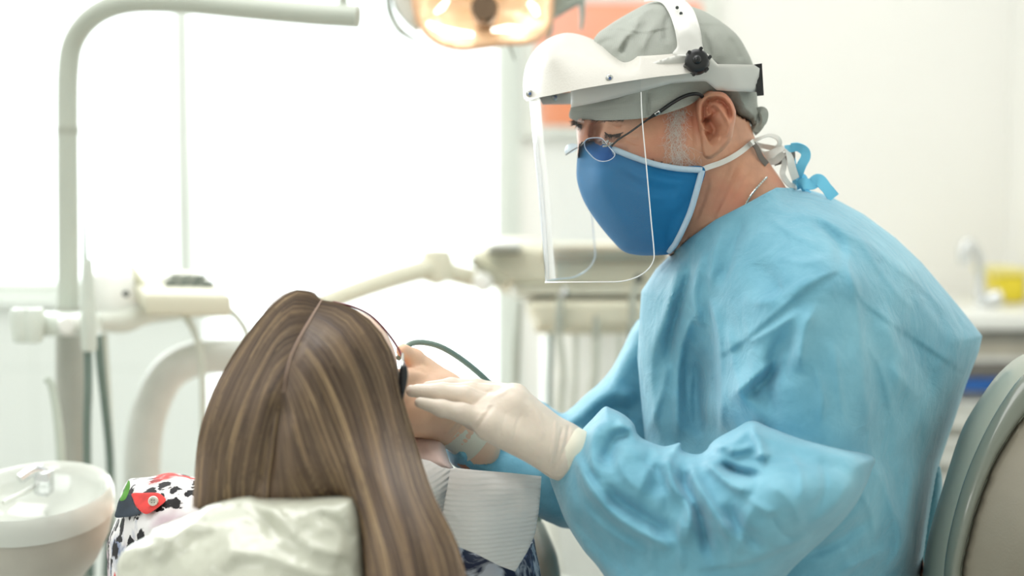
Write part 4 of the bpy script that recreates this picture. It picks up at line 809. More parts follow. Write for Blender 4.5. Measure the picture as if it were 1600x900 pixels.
def patch(name, ol, m, off, parent, f=shf, th=.0016): return shell(name, ol, lambda x, y: f(x, y)-off, th, m, parent, s=2.5)
tab_m = mat('red_print', rgb(206, 60, 56), .85, .25, 60)
patch('sleeve_tab', [(206, 771), (225, 770), (246, 770), (256, 776), (259, 782), (252, 789), (240, 798), (230, 803), (221, 800), (212, 790), (208, 780)], tab_m, .0075, shirt)
patch('sleeve_cuff_patch', [(185, 783), (190, 776), (206, 772), (210, 790), (220, 801), (210, 806), (196, 808), (180, 808), (182, 795)], mat('dark_green_print', rgb(44, 54, 66), .85, .35, 50), .006, shirt)
patch('green_print_patch', [(201, 750), (203, 762), (196, 780), (187, 782), (192, 770)], mat('green_print', rgb(88, 146, 60), .85, .3, 60), .007, shirt)
bt = MB(); bc = P(239.5, 783, float(shf(240., 783.))-.0125); bt.lathe(bc, [(.0001, .0008), (.0026, .0008), (.0030, .0016), (.0044, .0016), (.0050, .0006), (.0050, -.0008), (.0001, -.0008)], 28, axis=-F_)
bt_ = bt.build('button', mat('white_button', rgb(232, 230, 218), .3), shirt)
bh = MB()
for dx, dz in ((-1, -1), (1, -1), (-1, 1), (1, 1)): bh.lathe(bc-F_*.0009+np.array([dx*.0011, 0, dz*.0011]), [(.0001, .0003), (.0005, .0003), (.0005, -.0002)], 8, axis=-F_)
bh.build('button_hole', M_dark, bt_)
shr_o = [(650, 700), (690, 735), (730, 850), (760, 850), (815, 855), (832, 838), (838, 862), (845, 900), (850, 990), (700, 1000), (600, 980), (610, 800)]
shrf = tps([(720, 870, 1.37), (840, 880, 1.40), (650, 760, 1.40), (780, 900, 1.35), (840, 980, 1.39)])
relief('shirt_sleeve', shr_o, shrf, lambda x, y: shrf(x, y)+.12, M_navy, pat, mid=lambda x, y: shrf(x, y)+.06, R=24, s=5, crumple=.003, crs=.04)
# --- paper bib
def bib_mat(tilt, name):
    m = mat(name, rgb(246, 246, 243), .75, .01, 10); N, L = nodes(m); b = N['Principled BSDF']; tc = N.new('ShaderNodeTexCoord'); mp = N.new('ShaderNodeMapping'); mp.inputs['Rotation'].default_value = (0, tilt, 0); L.new(tc.outputs['Object'], mp.inputs[0])
    wv = N.new('ShaderNodeTexWave'); wv.bands_direction = 'Z'; wv.inputs['Scale'].default_value = 75; wv.inputs['Distortion'].default_value = 1.6; wv.inputs['Detail'].default_value = 2; wv.inputs['Detail Scale'].default_value = .6; L.new(mp.outputs[0], wv.inputs['Vector'])
    bp_ = N.new('ShaderNodeBump'); bp_.inputs['Strength'].default_value = .8; bp_.inputs['Distance'].default_value = .0012; L.new(wv.outputs['Fac'], bp_.inputs['Height']); L.new(bp_.outputs['Normal'], b.inputs['Normal']); return m
bib = empty('paper_bib', P(750, 810, 1.34), 'white crinkled paper bib spread over the shoulder and chest of the reclining person', 'bib')
b1 = [(704, 732), (711, 731), (750, 735), (800, 739), (846, 744), (845, 765), (842, 800), (836, 835), (824, 862), (805, 893), (780, 884), (745, 866), (710, 852), (685, 846), (680, 830), (690, 815), (694, 790), (699, 760)]
b1f = tps([(706, 735, 1.355), (846, 746, 1.37), (760, 800, 1.325), (836, 835, 1.36), (805, 890, 1.35), (690, 835, 1.315), (720, 760, 1.335), (760, 740, 1.362), (760, 870, 1.325)])
shell('bib_front', b1, b1f, .0012, bib_mat(-.08, 'bib_paper'), bib, s=4, smooth_outline=False, strk=[([(690, 815), (705, 800), (722, 820)], 4, .0015, 'g'), ([(700, 750), (696, 790), (690, 820)], 4, .003, 'g', .1), ([(820, 742), (815, 800), (795, 875)], 2.5, .0008, 's', .05), ([(748, 735), (742, 800), (730, 860)], 2, .0005, 's', .05), ([(707, 745), (740, 750), (790, 765), (840, 760)], 14, .003, 'g'), ([(700, 800), (760, 800), (830, 780)], 18, -.003, 'g')])
b2 = [(640, 718), (655, 716), (672, 720), (690, 730), (706, 733), (702, 760), (697, 790), (693, 815), (700, 850), (660, 850), (640, 800)]
b2f = tps([(655, 720, 1.37), (700, 735, 1.36), (670, 760, 1.33), (700, 850, 1.33), (645, 800, 1.33), (690, 800, 1.342)])
shell('bib_side', b2, b2f, .0012, bib_mat(.35, 'bib_paper_side'), bib, s=4, smooth_outline=False, strk=[([(656, 770), (680, 765), (692, 780)], 5, .003, 'g'), ([(672, 722), (690, 732), (704, 736)], 5, .004, 'g'), ([(675, 790), (688, 800), (684, 830)], 5, -.003, 'g')])
nk = [(640, 680), (655, 678), (675, 681), (692, 690), (697, 704), (702, 720), (708, 733), (690, 736), (660, 726), (640, 722)]
nkf = tps([(650, 680, 1.42), (695, 700, 1.40), (700, 730, 1.372), (650, 720, 1.385)])
relief('shirt_collar', nk, nkf, lambda x, y: nkf(x, y)+.05, mat('pale_pink_cloth', rgb(238, 214, 206), .8, .03, 60), pat, R=14, s=4, crumple=.002, crs=.03, strk=[([(660, 690), (680, 710), (700, 728)], 6, .003, 'g')])
# --- protective glasses of the patient
pg = empty('spectacles', P(610, 560, 1.33), 'thin-rimmed glasses with black temple tip on the reclining person', 'glasses')
MB_ = MB(); tube_px(MB_, [(520, 472, 1.285), (550, 479, 1.285), (580, 494, 1.29), (606, 521, 1.295), (624, 548, 1.29), (633, 572, 1.275)], .0011, 5, 8); MB_.build('frame', mat('dark_red_metal', rgb(118, 52, 62), .3, metal=.5), pg)
lz = []
for t in np.linspace(0, 1, 24):
    q = crom([(552, 485, 1.318), (578, 500, 1.332), (602, 526, 1.341), (621, 556, 1.335)], n=24)[int(t*23)]; lz.append(q)
lz = np.array(lz); A_ = PN(lz[:, 0]-1, lz[:, 1]+2, lz[:, 2]+.002); B_ = PN(lz[:, 0]-8-10*np.sin(np.linspace(0, PI, 24)), lz[:, 1]+20, lz[:, 2]+.028)
MB().add(np.vstack([A_, B_]), [(i, i+1, i+25, i+24) for i in range(23)]).build('lens', clear_mat('goggle_lens', (.9, .9, .94, 1), .5, .05, .1), pg)
tp_ = MB(); tube_px(tp_, [(629, 553, 1.285), (629, 568, 1.27), (626, 585, 1.262)], [.0012, .0016, .0018], 3, 8); tp_.build('temple', M_steel, pg)
tpo = [(625, 574), (633, 569), (637, 577), (637, 592), (633, 612), (629, 624), (625, 612), (623, 592)]
tpt = relief('temple_tip', tpo, 1.243, 1.251, M_black, pg, R=6, s=2.5)
# ================================================================ THE CHAIR OF THE PATIENT
M_vinyl = mat('pale_grey_vinyl', rgb(206, 206, 196), .4, .02, 10, bump=.1)
M_film = mat('plastic_film_cover', rgb(206, 208, 192), .22, .03, 14, bump=.3, bscale=60, bdist=.003, coat=.5)
chair = empty('dental_chair', (P(560, 900, 2.0)[0], 1.95, 0), 'pale reclined dental treatment chair with plastic film over its headrest', 'dental chair')
hr_o = [(306, 800), (330, 788), (385, 776), (410, 779), (470, 778), (540, 776), (556, 788), (566, 830), (572, 900), (575, 1000), (560, 1060), (200, 1060), (183, 1000), (182, 900), (184, 876), (196, 858), (230, 838), (240, 826), (275, 812)]
hrf = tps([(310, 810, 1.15), (400, 790, 1.15), (540, 790, 1.155), (200, 880, 1.165), (300, 900, 1.115), (450, 850, 1.125), (450, 950, 1.10), (560, 900, 1.135), (200, 1050, 1.14), (560, 1050, 1.12)])
headrest = relief('headrest', hr_o, hrf, 1.19, M_film, chair, mid=1.175, R=26, s=5, crumple=.004, crs=.03, angle=80, strk=[
    ([(385, 790), (430, 800), (480, 850), (560, 872)], 9, .007, 's', .2), ([(300, 820), (350, 800), (400, 800), (440, 850)], 10, -.006, 'g', .2), ([(232, 845), (250, 835), (262, 850), (240, 880)], 6, .006, 's', .2), ([(330, 860), (420, 870), (500, 900), (560, 898)], 10, .006, 's', .25), ([(350, 815), (360, 850), (350, 900)], 12, .004, 'g', .3), ([(490, 800), (530, 820), (560, 850)], 8, -.005, 'g', .2), ([(200, 865), (260, 845), (330, 800)], 7, .005, 's', .2), ([(280, 880), (300, 850), (340, 830)], 8, -.004, 'g', .2)])
def slab(mb, pts, w, t, seg=20):
    """padded slab: centre-line points, half width along X, rounded section"""
    q = crom(pts, n=24); T = np.gradient(q, axis=0); T /= np.linalg.norm(T, axis=1)[:, None]; V = []
    for i in range(24):
        s_ = np.array([1., 0, 0]); n_ = np.cross(s_, T[i]); e = min(1, (min(i, 23-i)+.4)/3.0)**.5
        for k in range(seg):
            a = 2*PI*k/seg; cx, cy = math.cos(a), math.sin(a); V.append(q[i]+s_*w*e*np.sign(cx)*abs(cx)**.5+n_*t*e*np.sign(cy)*abs(cy)**.6)
    return mb.add(V, [(i*seg+k, i*seg+(k+1) % seg, (i+1)*seg+(k+1) % seg, (i+1)*seg+k) for i in range(23) for k in range(seg)]+[tuple(range(seg))[::-1], tuple(23*seg+k for k in range(seg))])
xc = P(500, 900, 1.3)[0]-.01
slab(MB(), [(xc, 1.38, .68), (xc+.02, 1.6, .66), (xc+.05, 1.95, .60), (xc+.05, 2.2, .57)], .25, .05).build('backrest', M_vinyl, chair)
slab(MB(), [(xc+.05, 2.2, .57), (xc+.05, 2.4, .56), (xc+.05, 2.85, .56)], .22, .05).build('seat', M_vinyl, chair)
ce = MB(); tube_px(ce, [(838, 825, 1.62), (848, 850, 1.60), (857, 880, 1.58), (860, 930, 1.56), (850, 1000, 1.55)], [.010, .012, .013], 5, 16); ce.build('side_rail', mat('taupe_vinyl_edge', rgb(168, 164, 150), .4), chair)
MB().tube([(xc, 1.28, .60), (xc, 1.45, .62)], .02, 16).build('headrest_post', M_steel, chair)
cb = MB(); cb.box((xc-.16, 1.75, 0), (xc+.20, 2.6, .07), .03).box((xc-.08, 2.0, .07), (xc+.12, 2.3, .54), .03); cb.build('base', M_white, chair)
ar = MB(); tube_px(ar, [(226, 800, 2.12), (222, 740, 2.12), (226, 680, 2.12), (238, 630, 2.12), (262, 585, 2.12), (300, 562, 2.13), (350, 556, 2.14), (420, 560, 2.15), (470, 600, 2.16)], [.027]*9, 6, 20); aro = ar.build('armrest', mat('armrest_grey_enamel', rgb(205, 207, 200), .35), chair)
ax0 = P(226, 800, 2.12); MB().tube([ax0, (ax0[0]+.05, ax0[1], .62), (xc-.05, 2.15, .52)], .024, 14).build('armrest_bracket', M_white, chair)
# ================================================================ DENTAL UNIT LEFT OF THE CHAIR
def X3(x, y, d): return P(x, y, d)
pole = empty('unit_pole', (P(110, 700, 2.0)[0], P(110, 700, 2.0)[1], 0), 'grey enamel lamp pole bending over into a horizontal arm at the left', 'pole')
m = MB(); tube_px(m, [(560, 26, 1.86), (480, 21, 1.87), (380, 12, 1.89), (280, 3, 1.91), (200, 4, 1.93), (150, 22, 1.95), (118, 58, 1.97), (107, 105, 1.98), (105.5, 200, 1.99), (106.5, 350, 2.0), (107, 490, 2.0)], .0148, 6, 24); m.build('arm_tube', M_greypole, pole)
MB().tube([X3(105.8, 198, 1.99), X3(106, 210, 1.991)], .0155, 24).build('joint_ring', mat('pole_ring', rgb(168, 172, 160), .4), pole)
q0, q1 = X3(110, 480, 2.0), X3(112, 760, 2.0); MB().tube([q0, q1, (q1[0], q1[1], .0)], .0205, 24).build('lower_tube', mat('grey_sleeve', rgb(176, 178, 168), .4), pole)
m = MB(); m.lathe((q1[0], q1[1], 0), [(.0001, .05), (.05, .05), (.16, .03), (.17, .012), (.17, 0), (.0001, 0)], 40); m.build('foot', M_greypole, pole)
pk = X3(536, 14, 1.862); MB().tube([pk, pk+np.array([0, 0, .018])], .006, 14).tube([pk+np.array([0, 0, .01]), pk+np.array([0, 0, .06])], .0035, 12).build('arm_pin', M_greypole, pole)
# instrument bracket with its holders
br = empty('instrument_bracket', X3(90, 505, 1.95), 'pale bracket with instrument holders clamped on the grey pole', 'bracket')
m = MB(); a, b_ = X3(45, 488, 1.95), X3(150, 524, 1.93); m.box((a[0], 1.90, b_[2]), (b_[0], 1.96, a[2]), .010); m.build('holder_bar', mat('bracket_plastic', rgb(214, 222, 212), .35), br)
m = MB()
for x in (34, 52): m.lathe(X3(x, 508, 1.90), [(.006, .022), (.013, .022), (.016, .010), (.012, -.022), (.006, -.024), (.006, .022)], 20)
m.build('empty_holder', bpy.data.materials['bracket_plastic'], br)
m = MB(); m.lathe(X3(108, 508, 1.90), [(.0001, .014), (.010, .013), (.015, .004), (.015, -.02)], 24, axis=-F_); m.build('clamp_knob', M_white, br)
sj = empty('suction_handpiece', X3(136, 500, 1.88), 'slim pale suction handpiece with dark collar standing in the bracket beside the pole', 'handpiece')
m = MB(); m.lathe(X3(137, 440, 1.88), [(.0001, .022+.008), (.006, .03), (.0085, .0), (.0095, -.03), (.0105, -.085), (.0095, -.092), (.0001, -.092)], 20, axis=(0, 0, 1)); m.build('body', mat('pale_green_plastic', rgb(206, 214, 204), .35), sj)
MB().lathe(X3(136, 436, 1.88), [(.0001, .010), (.005, .010), (.0066, .002), (.0066, -.008), (.0001, -.008)], 20).build('collar', M_dark, sj)
MB().lathe(X3(133, 392, 1.88), [(.0001, .038), (.0022, .038), (.0028, 0), (.0045, -.03), (.0001, -.03)], 16).build('nozzle', mat('nozzle_grey_green', rgb(168, 182, 168), .35), sj)
# hoses
hs = empty
def hose(pts, r, m, label, nm='hose', grp=None, cat='hose'):
    mb = MB(); tube_px(mb, pts, r, 8, 12); o = mb.build(nm, m); tag(o, label, cat, grp); return o
hose([(137, 520, 1.89), (138, 600, 1.90), (136, 680, 1.92), (138, 780, 1.95), (142, 900, 2.0)], .0055, M_hose, 'dark green-grey hose hanging straight down just right of the pole')
hose([(153, 525, 1.92), (158, 580, 1.93), (166, 650, 1.95), (172, 720, 1.98), (172, 800, 2.0), (166, 900, 2.05)], .0058, M_hose, 'dark hose sloping down from the console towards the basin, rightmost beside the pole')
hose([(163, 522, 2.02), (168, 600, 2.04), (172, 680, 2.06), (176, 780, 2.08), (174, 900, 2.10)], .004, M_palehose, 'pale thin hose running close beside the dark sloping hose')
hose([(72, 592, 1.88), (80, 600, 1.88), (88, 640, 1.88), (94, 700, 1.88), (97, 790, 1.88)], [.005, .006, .0055], mat('water_pipe_grey', rgb(190, 200, 188), .3), 'short bent pale pipe rising above the basin at the left', 'spout_pipe', None, 'pipe')
hose([(265, 478, 2.02), (290, 495, 2.02), (308, 530, 2.02), (316, 580, 2.03), (318, 650, 2.05), (318, 760, 2.08)], .0050, M_palehose, 'pale hose looping down from the underside of the white console')
hose([(356, 482, 2.02), (372, 498, 2.02), (385, 520, 2.03), (392, 560, 2.04), (392, 640, 2.05)], .0050, M_palehose, 'pale hose leaving the right end of the white console')
# control console
con = empty('control_console', X3(270, 450, 2.05), 'cream control console with a sloping button panel on a swivel arm', 'console')
m = MB()
c_ = [(185, 420, 2.20), (300, 420, 2.20), (362, 462, 1.98), (232, 470, 1.98)]
top_ = [X3(187, 419, 2.22), X3(318, 424, 2.22), X3(362, 462, 1.98), X3(226, 460, 1.98)]; bot = [p-np.array([0, 0, .030]) for p in top_]; bot[0] = top_[0]-np.array([0, 0, .012]); bot[1] = top_[1]-np.array([0, 0, .012])
bm = bmesh.new(); vs = [bm.verts.new(Vector([float(t) for t in p])) for p in top_+bot]
for f in ((0, 1, 2, 3), (7, 6, 5, 4), (0, 4, 5, 1), (1, 5, 6, 2), (2, 6, 7, 3), (3, 7, 4, 0)): bm.faces.new([vs[i] for i in f])
bmesh.ops.bevel(bm, geom=bm.edges[:], offset=.006, segments=3, profile=.5, affect='EDGES'); bm.verts.index_update()
m.add([tuple(v.co) for v in bm.verts], [[v.index for v in f.verts] for f in bm.faces]); bm.free(); m.build('panel_housing', M_cream, con)
def lerp4(u, v): return (top_[3]*(1-u)+top_[2]*u)*(1-v)+(top_[0]*(1-u)+top_[1]*u)*v
nz_ = np.cross(top_[2]-top_[3], top_[0]-top_[3]); nz_ /= np.linalg.norm(nz_); nz_ = nz_ if nz_[2] > 0 else -nz_
M_btn = mat('button_grey', rgb(70, 82, 76), .9, .1, 60, spec=.1)
for u, v in ((.42, .35), (.56, .35), (.70, .35), (.84, .35), (.42, .62), (.56, .62), (.70, .62), (.84, .62), (.30, .5)):
    c0 = lerp4(u, v); MB().lathe(c0, [(.0001, .006), (.0085, .006), (.010, .004), (.010, -.002)], 16, axis=nz_).build('button', M_btn if v < .5 or u > .5 else M_white, con)
m = MB(); tube_px(m, [(205, 420, 2.1), (226, 450, 2.06), (243, 474, 2.03), (262, 482, 2.0)], .007, 4, 12); m.build('panel_lip', mat('olive_cream', rgb(186, 184, 156), .4), con)
m = MB(); m.lathe(X3(182, 455, 2.10), [(.0001, .035), (.028, .034), (.042, .020), (.052, -.02), (.048, -.045), (.03, -.055), (.0001, -.055)], 36); m.build('swivel_head', M_white, con)
MB().lathe(X3(196, 459, 2.04), [(.0001, .003), (.004, .002), (.005, -.004)], 14, axis=-F_).build('swivel_screw', M_dark, con)
m = MB(); tube_px(m, [(150, 502, 2.0), (190, 503, 2.04), (225, 492, 2.08), (290, 488, 2.12), (360, 487, 2.14)], [.013, .017, .013, .009, .008], 5, 18); m.build('swivel_arm', mat('arm_enamel', rgb(218, 222, 212), .35), con)
# cuspidor
cu = empty('spittoon_basin', (P(60, 800, 1.62)[0], P(60, 800, 1.62)[1], 0), 'glossy white ceramic spittoon basin with a small water spout at lower left', 'basin')
M_cer = mat('white_ceramic', rgb(222, 226, 218), .08, .01, 10, spec=.6, coat=.5)
bc_ = P(54, 778, 1.62); R0 = .0875; BAX = (-.02, -.20, 1)
m = MB(); m.lathe(bc_, [(.0001, -.045), (R0*.35, -.043), (R0*.7, -.028), (R0*.86, -.006), (R0*.90, .006), (R0*.97, .010), (R0*1.0, .004), (R0*1.01, -.010), (R0*1.0, -.020)], 64, axis=BAX); m.build('bowl', M_cer, cu)
m = MB(); m.lathe(bc_, [(R0*.98, -.018), (R0*.965, -.026), (R0*.9, -.048), (R0*.72, -.078), (R0*.45, -.105), (R0*.30, -.12), (.0001, -.12)], 64, axis=BAX); m.tube([(bc_[0], bc_[1]+.02, bc_[2]-.09), (bc_[0], bc_[1]+.02, bc_[2]-.30)], R0*.29, 40); m.build('bowl_stand', mat('basin_underside', rgb(196, 192, 180), .35), cu)
MB().tube([(bc_[0], bc_[1], bc_[2]-.28), (bc_[0], bc_[1], 0)], .06, 32).build('pedestal', M_white, cu)
MB().lathe(bc_, [(.0001, -.042), (.010, -.041), (.013, -.036)], 20, axis=BAX).build('drain', M_steel, cu)
m = MB(); a = P(68, 748, 1.66); m.tube(crom([a+np.array([0, 0, -.02]), a+np.array([0, 0, .008]), a+np.array([-.008, -.008, .012]), a+np.array([-.020, -.022, .004])], n=12), .006, 14); m.box(a+np.array([-.010, -.008, -.018]), a+np.array([.010, .010, .010]), .003); m.build('spout', M_chrome, cu)
MB().tube([P(5, 786, 1.60), P(52, 762, 1.655)], .003, 10).build('rinse_pipe', M_cer, cu)
# thin protective film hanging beside the basin
# ================================================================ OPERATING LAMP
lp = empty('operating_lamp', P(745, 20, 1.95), 'dental operating lamp with amber reflector glowing at the top', 'lamp')
M_amber = mat('amber_reflector', rgb(248, 214, 176), .22, .12, 22, metal=.15, emit=(rgb(255, 206, 160), .16))
lo_ = [(645, -60), (646, -10), (648, 12), (656, 38), (672, 58), (692, 70), (720, 76), (750, 73), (790, 68), (825, 66), (845, 56), (858, 40), (862, 10), (862, -60)]
bowl_f = lambda x, y: 1.93+.05*np.exp(-(((x-755)/75)**2+((y-8)/45)**2))
shell('reflector', lo_, bowl_f, .03, M_amber, lp, s=5, crumple=.004, crs=.03)
rimq = crom([(x, y, 1.925) for x, y in lo_], n=90); MB().tube(PN(rimq[:, 0], rimq[:, 1], rimq[:, 2]), .0035, 10).build('reflector_rim', mat('amber_rim', rgb(222, 178, 140), .3), lp)
m = MB(); m.lathe(P(757, 15, 1.90), [(.0001, .012), (.016, .012), (.0185, .008), (.0185, -.01), (.015, -.05)], 28, axis=-F_+.1*U_); m.build('bulb_shield', mat('brown_metal_shield', rgb(128, 106, 86), .25, metal=.7), lp)
MB().tube([P(757, 6, 1.92), P(757, -30, 1.93)], .010, 16).build('bulb_shield_stem', mat('amber_stem', rgb(206, 140, 80), .3), lp)
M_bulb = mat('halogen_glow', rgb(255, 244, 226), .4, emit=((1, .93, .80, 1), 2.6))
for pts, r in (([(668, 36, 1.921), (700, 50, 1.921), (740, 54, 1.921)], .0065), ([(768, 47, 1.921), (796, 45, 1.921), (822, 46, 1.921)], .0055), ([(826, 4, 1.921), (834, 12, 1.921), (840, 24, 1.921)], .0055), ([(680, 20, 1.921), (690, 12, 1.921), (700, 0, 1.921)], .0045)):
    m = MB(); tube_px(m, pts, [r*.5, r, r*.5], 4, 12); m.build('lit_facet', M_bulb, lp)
M_lgrey = mat('lamp_grey', rgb(158, 166, 156), .3, .03)
m = MB(); tube_px(m, [(606, -40, 1.97), (607, 5, 1.97), (613, 28, 1.97), (626, 48, 1.96), (650, 64, 1.95)], [.004, .0045, .005, .005, .0025], 4, 12); m.build('handle', M_lgrey, lp)
hl = [(612, -40), (646, -40), (647, 0), (652, 30), (654, 50), (640, 42), (624, 25), (614, 5)]
shell('housing_side', hl, lambda x, y: 1.955+0*x, .02, mat('lamp_clear_grey', rgb(206, 208, 200), .2), lp, s=5)
hr2 = [(850, -30), (905, -30), (908, 6), (862, 32), (856, 40), (862, 12)]
shell('housing_side', hr2, lambda x, y: 1.955+0*x, .02, M_lgrey, lp, s=5, smooth_outline=False)
m = MB(); tube_px(m, [(906, -30, 1.97), (909, 5, 1.97), (910, 25, 1.97), (908, 46, 1.97)], [.0055, .005, .004, .0025], 4, 12); m.build('handle', M_lgrey, lp)
m = MB(); tube_px(m, [(862, 30, 1.95), (860, 50, 1.95), (852, 68, 1.945)], [.003, .003, .0015], 4, 10); m.build('housing_lip', M_lgrey, lp)
m = MB(); tube_px(m, [(795, 70, 1.95), (800, 82, 1.95), (804, 94, 1.95)], [.0022, .002, .0015], 3, 8); m.build('pull_pin', M_lgrey, lp)
m = MB(); top1 = P(755, -60, 2.0); m.box(top1+np.array([-.10, -.03, -.0]), top1+np.array([.10, .05, .05]), .015); m.build('housing', M_lgrey, lp)
MB().tube([top1+np.array([0, 0, .03]), (top1[0], top1[1]+.05, 1.9), (top1[0], top1[1]+.3, 2.7)], .016, 16).build('ceiling_arm', M_greypole, lp)
# ================================================================ INSTRUMENT UNIT BEHIND
un = empty('instrument_unit', (P(860, 500, 2.5)[0], 2.5, 0), 'cream dental delivery unit with hanging instruments behind the clear visor', 'dental unit')
d = 2.45
m = MB(); m.add(*relief('t', [(735, 388), (775, 372), (830, 372), (880, 378), (1010, 380), (1040, 400), (1040, 462), (880, 463), (800, 462), (765, 445), (745, 420)], 2.40, 2.7, None, R=22, s=8, ret=True)); m.build('tray_table', M_cream, un)
m = MB(); m.add(*relief('t', [(790, 440), (1045, 440), (1045, 466), (800, 466)], 2.385, 2.5, None, R=6, s=8, ret=True, smooth_outline=False)); m.build('tray_edge', mat('tray_edge_olive', rgb(196, 195, 178), .4), un)
m = MB(); a, b_ = P(765, 377, 2.42), P(815, 387, 2.42); m.box((a[0], 2.36, b_[2]), (b_[0], 2.46, a[2]), .006); m.build('tray_label_panel', M_white, un)
m = MB(); a, b_ = P(762, 388, 2.37), P(812, 396, 2.37); m.box((a[0], 2.345, b_[2]), (b_[0], 2.40, a[2]), .004); m.build('tray_grip', mat('olive_grey_plastic', rgb(122, 122, 108), .4), un)  # olive-grey strip just below the label panel
m = MB(); a, b_ = P(850, 384, 2.42), P(1040, 408, 2.42); m.box((a[0], 2.37, b_[2]), (b_[0], 2.44, a[2]), .006); m.build('instrument_tray', mat('tray_steel_brown', rgb(160, 152, 132), .3, metal=.5), un)
m = MB(); tube_px(m, [(738, 405, 2.36), (760, 425, 2.36), (790, 443, 2.36)], .008, 5, 12); m.build('grip', mat('olive_grip', rgb(166, 166, 146), .4), un)
m = MB(); m.lathe(P(755, 440, 2.36), [(.0001, .012), (.014, .010), (.018, 0), (.018, -.02)], 20, axis=-F_); m.build('arm_knuckle', M_white, un)
m = MB(); m.add(*relief('t', [(822, 475), (840, 466), (1000, 466), (1012, 480), (1012, 510), (1000, 520), (850, 522), (832, 505)], 2.36, 2.5, None, R=14, s=8, ret=True)); m.build('holder_block', M_cream, un)
xs = P(900, 600, 2.6)[0]; MB().box((xs-.05, 2.95, .25), (xs+.3, 3.25, 1.0), .02).box((xs+.02, 2.6, .93), (xs+.12, 3.0, .98), .01).build('cabinet', mat('unit_white', rgb(244, 245, 240), .35), un)
MB().box((xs-.03, 2.98, 0), (xs+.27, 3.2, .25), .02).build('plinth', M_greypole, un)
M_inst = mat('instrument_grey', rgb(172, 176, 164), .3, .03, 30, metal=.3)
for i, (x, y0, y1, r, tilt) in enumerate(((806, 470, 600, .0060, -12), (872, 462, 520, .0075, -8), (931, 492, 530, .0065, 0), (986, 440, 520, .0065, -12))):
    t = empty('handpiece', P(x, (y0+y1)/2, 2.34), ('slim grey instrument hanging left of the cream holder block', 'handpiece with chrome angled head in the cream holder, left of centre', 'short olive handpiece in the middle of the cream holder block', 'tall dark-necked handpiece at the right end of the holder, beside the gown')[i], 'handpiece', 'handpieces hanging from the delivery unit')
    m = MB(); tube_px(m, [(x+tilt*.0, y1, 2.34), (x-tilt*.15, (y0+y1)/2, 2.34), (x-tilt*.6, y0, 2.34)], [r, r*1.1, r*.7], 5, 14); m.build('grip', M_inst, t)
    if i in (1, 3): m = MB(); tube_px(m, [(x-tilt*.6, y0, 2.34), (x-tilt*.9+6, y0-8, 2.34), (x+12, y0-4, 2.34)], [r*.9, r*1.2, r*1.1], 4, 14); m.build('head', M_chrome if i == 1 else M_dark, t)
for i, (pts, r, c) in enumerate((([(860, 522, 2.36), (860, 560, 2.37), (858, 620, 2.39), (862, 740, 2.42)], .0045, M_hose), ([(872, 520, 2.37), (880, 580, 2.38), (876, 640, 2.4), (874, 760, 2.42)], .006, M_palehose), ([(931, 525, 2.37), (930, 580, 2.38), (922, 640, 2.4), (916, 760, 2.42)], .0065, M_palehose),
    ([(900, 524, 2.38), (898, 600, 2.39), (892, 680, 2.4), (892, 780, 2.42)], .0045, M_palehose), ([(968, 522, 2.37), (966, 580, 2.38), (958, 640, 2.4), (950, 760, 2.42)], .005, M_palehose), ([(986, 520, 2.37), (984, 570, 2.38), (980, 640, 2.4), (976, 760, 2.42)], .005, M_hose))):
    hose(pts, r, c, ('dark thin hose below the left end of the cream holder', 'pale hose below the angled chrome-headed handpiece', 'pale wide hose below the short olive handpiece', 'pale thin hose between the two wider hoses under the holder', 'pale hose below the right part of the holder, near the blue sleeve', 'dark hose falling from the tall handpiece beside the gown')[i], 'handpiece_hose', 'hoses hanging under the delivery unit')
# cream support arm crossing the window
sa = MB(); tube_px(sa, [(500, 476, 2.2), (560, 453, 2.25), (620, 433, 2.3), (675, 418, 2.35)], [.014, .015, .016, .017], 6, 18); sa.lathe(P(682, 418, 2.36), [(.0001, .03), (.022, .028), (.028, .01), (.028, -.02), (.0001, -.03)], 24); tube_px(sa, [(682, 420, 2.36), (720, 430, 2.38), (760, 440, 2.40)], .016, 6, 16)
tag(sa.build('support_arm', M_cream), 'cream support arm sloping up towards the delivery unit in front of the window', 'arm')
# hose held in the far glove
hh = MB(); tube_px(hh, [(622, 560, 1.41), (632, 545, 1.42), (645, 536, 1.43), (668, 536, 1.44), (695, 545, 1.45), (730, 568, 1.47), (766, 600, 1.49), (800, 640, 1.52), (830, 720, 1.58), (850, 900, 1.7)], [.0028, .0034, .0040], 4, 14)
tag(hh.build('suction_hose', mat('grey_green_tube', rgb(128, 148, 138), .35, .03, 30)), 'grey-green tube arching out of the far gloved hand', 'hose')
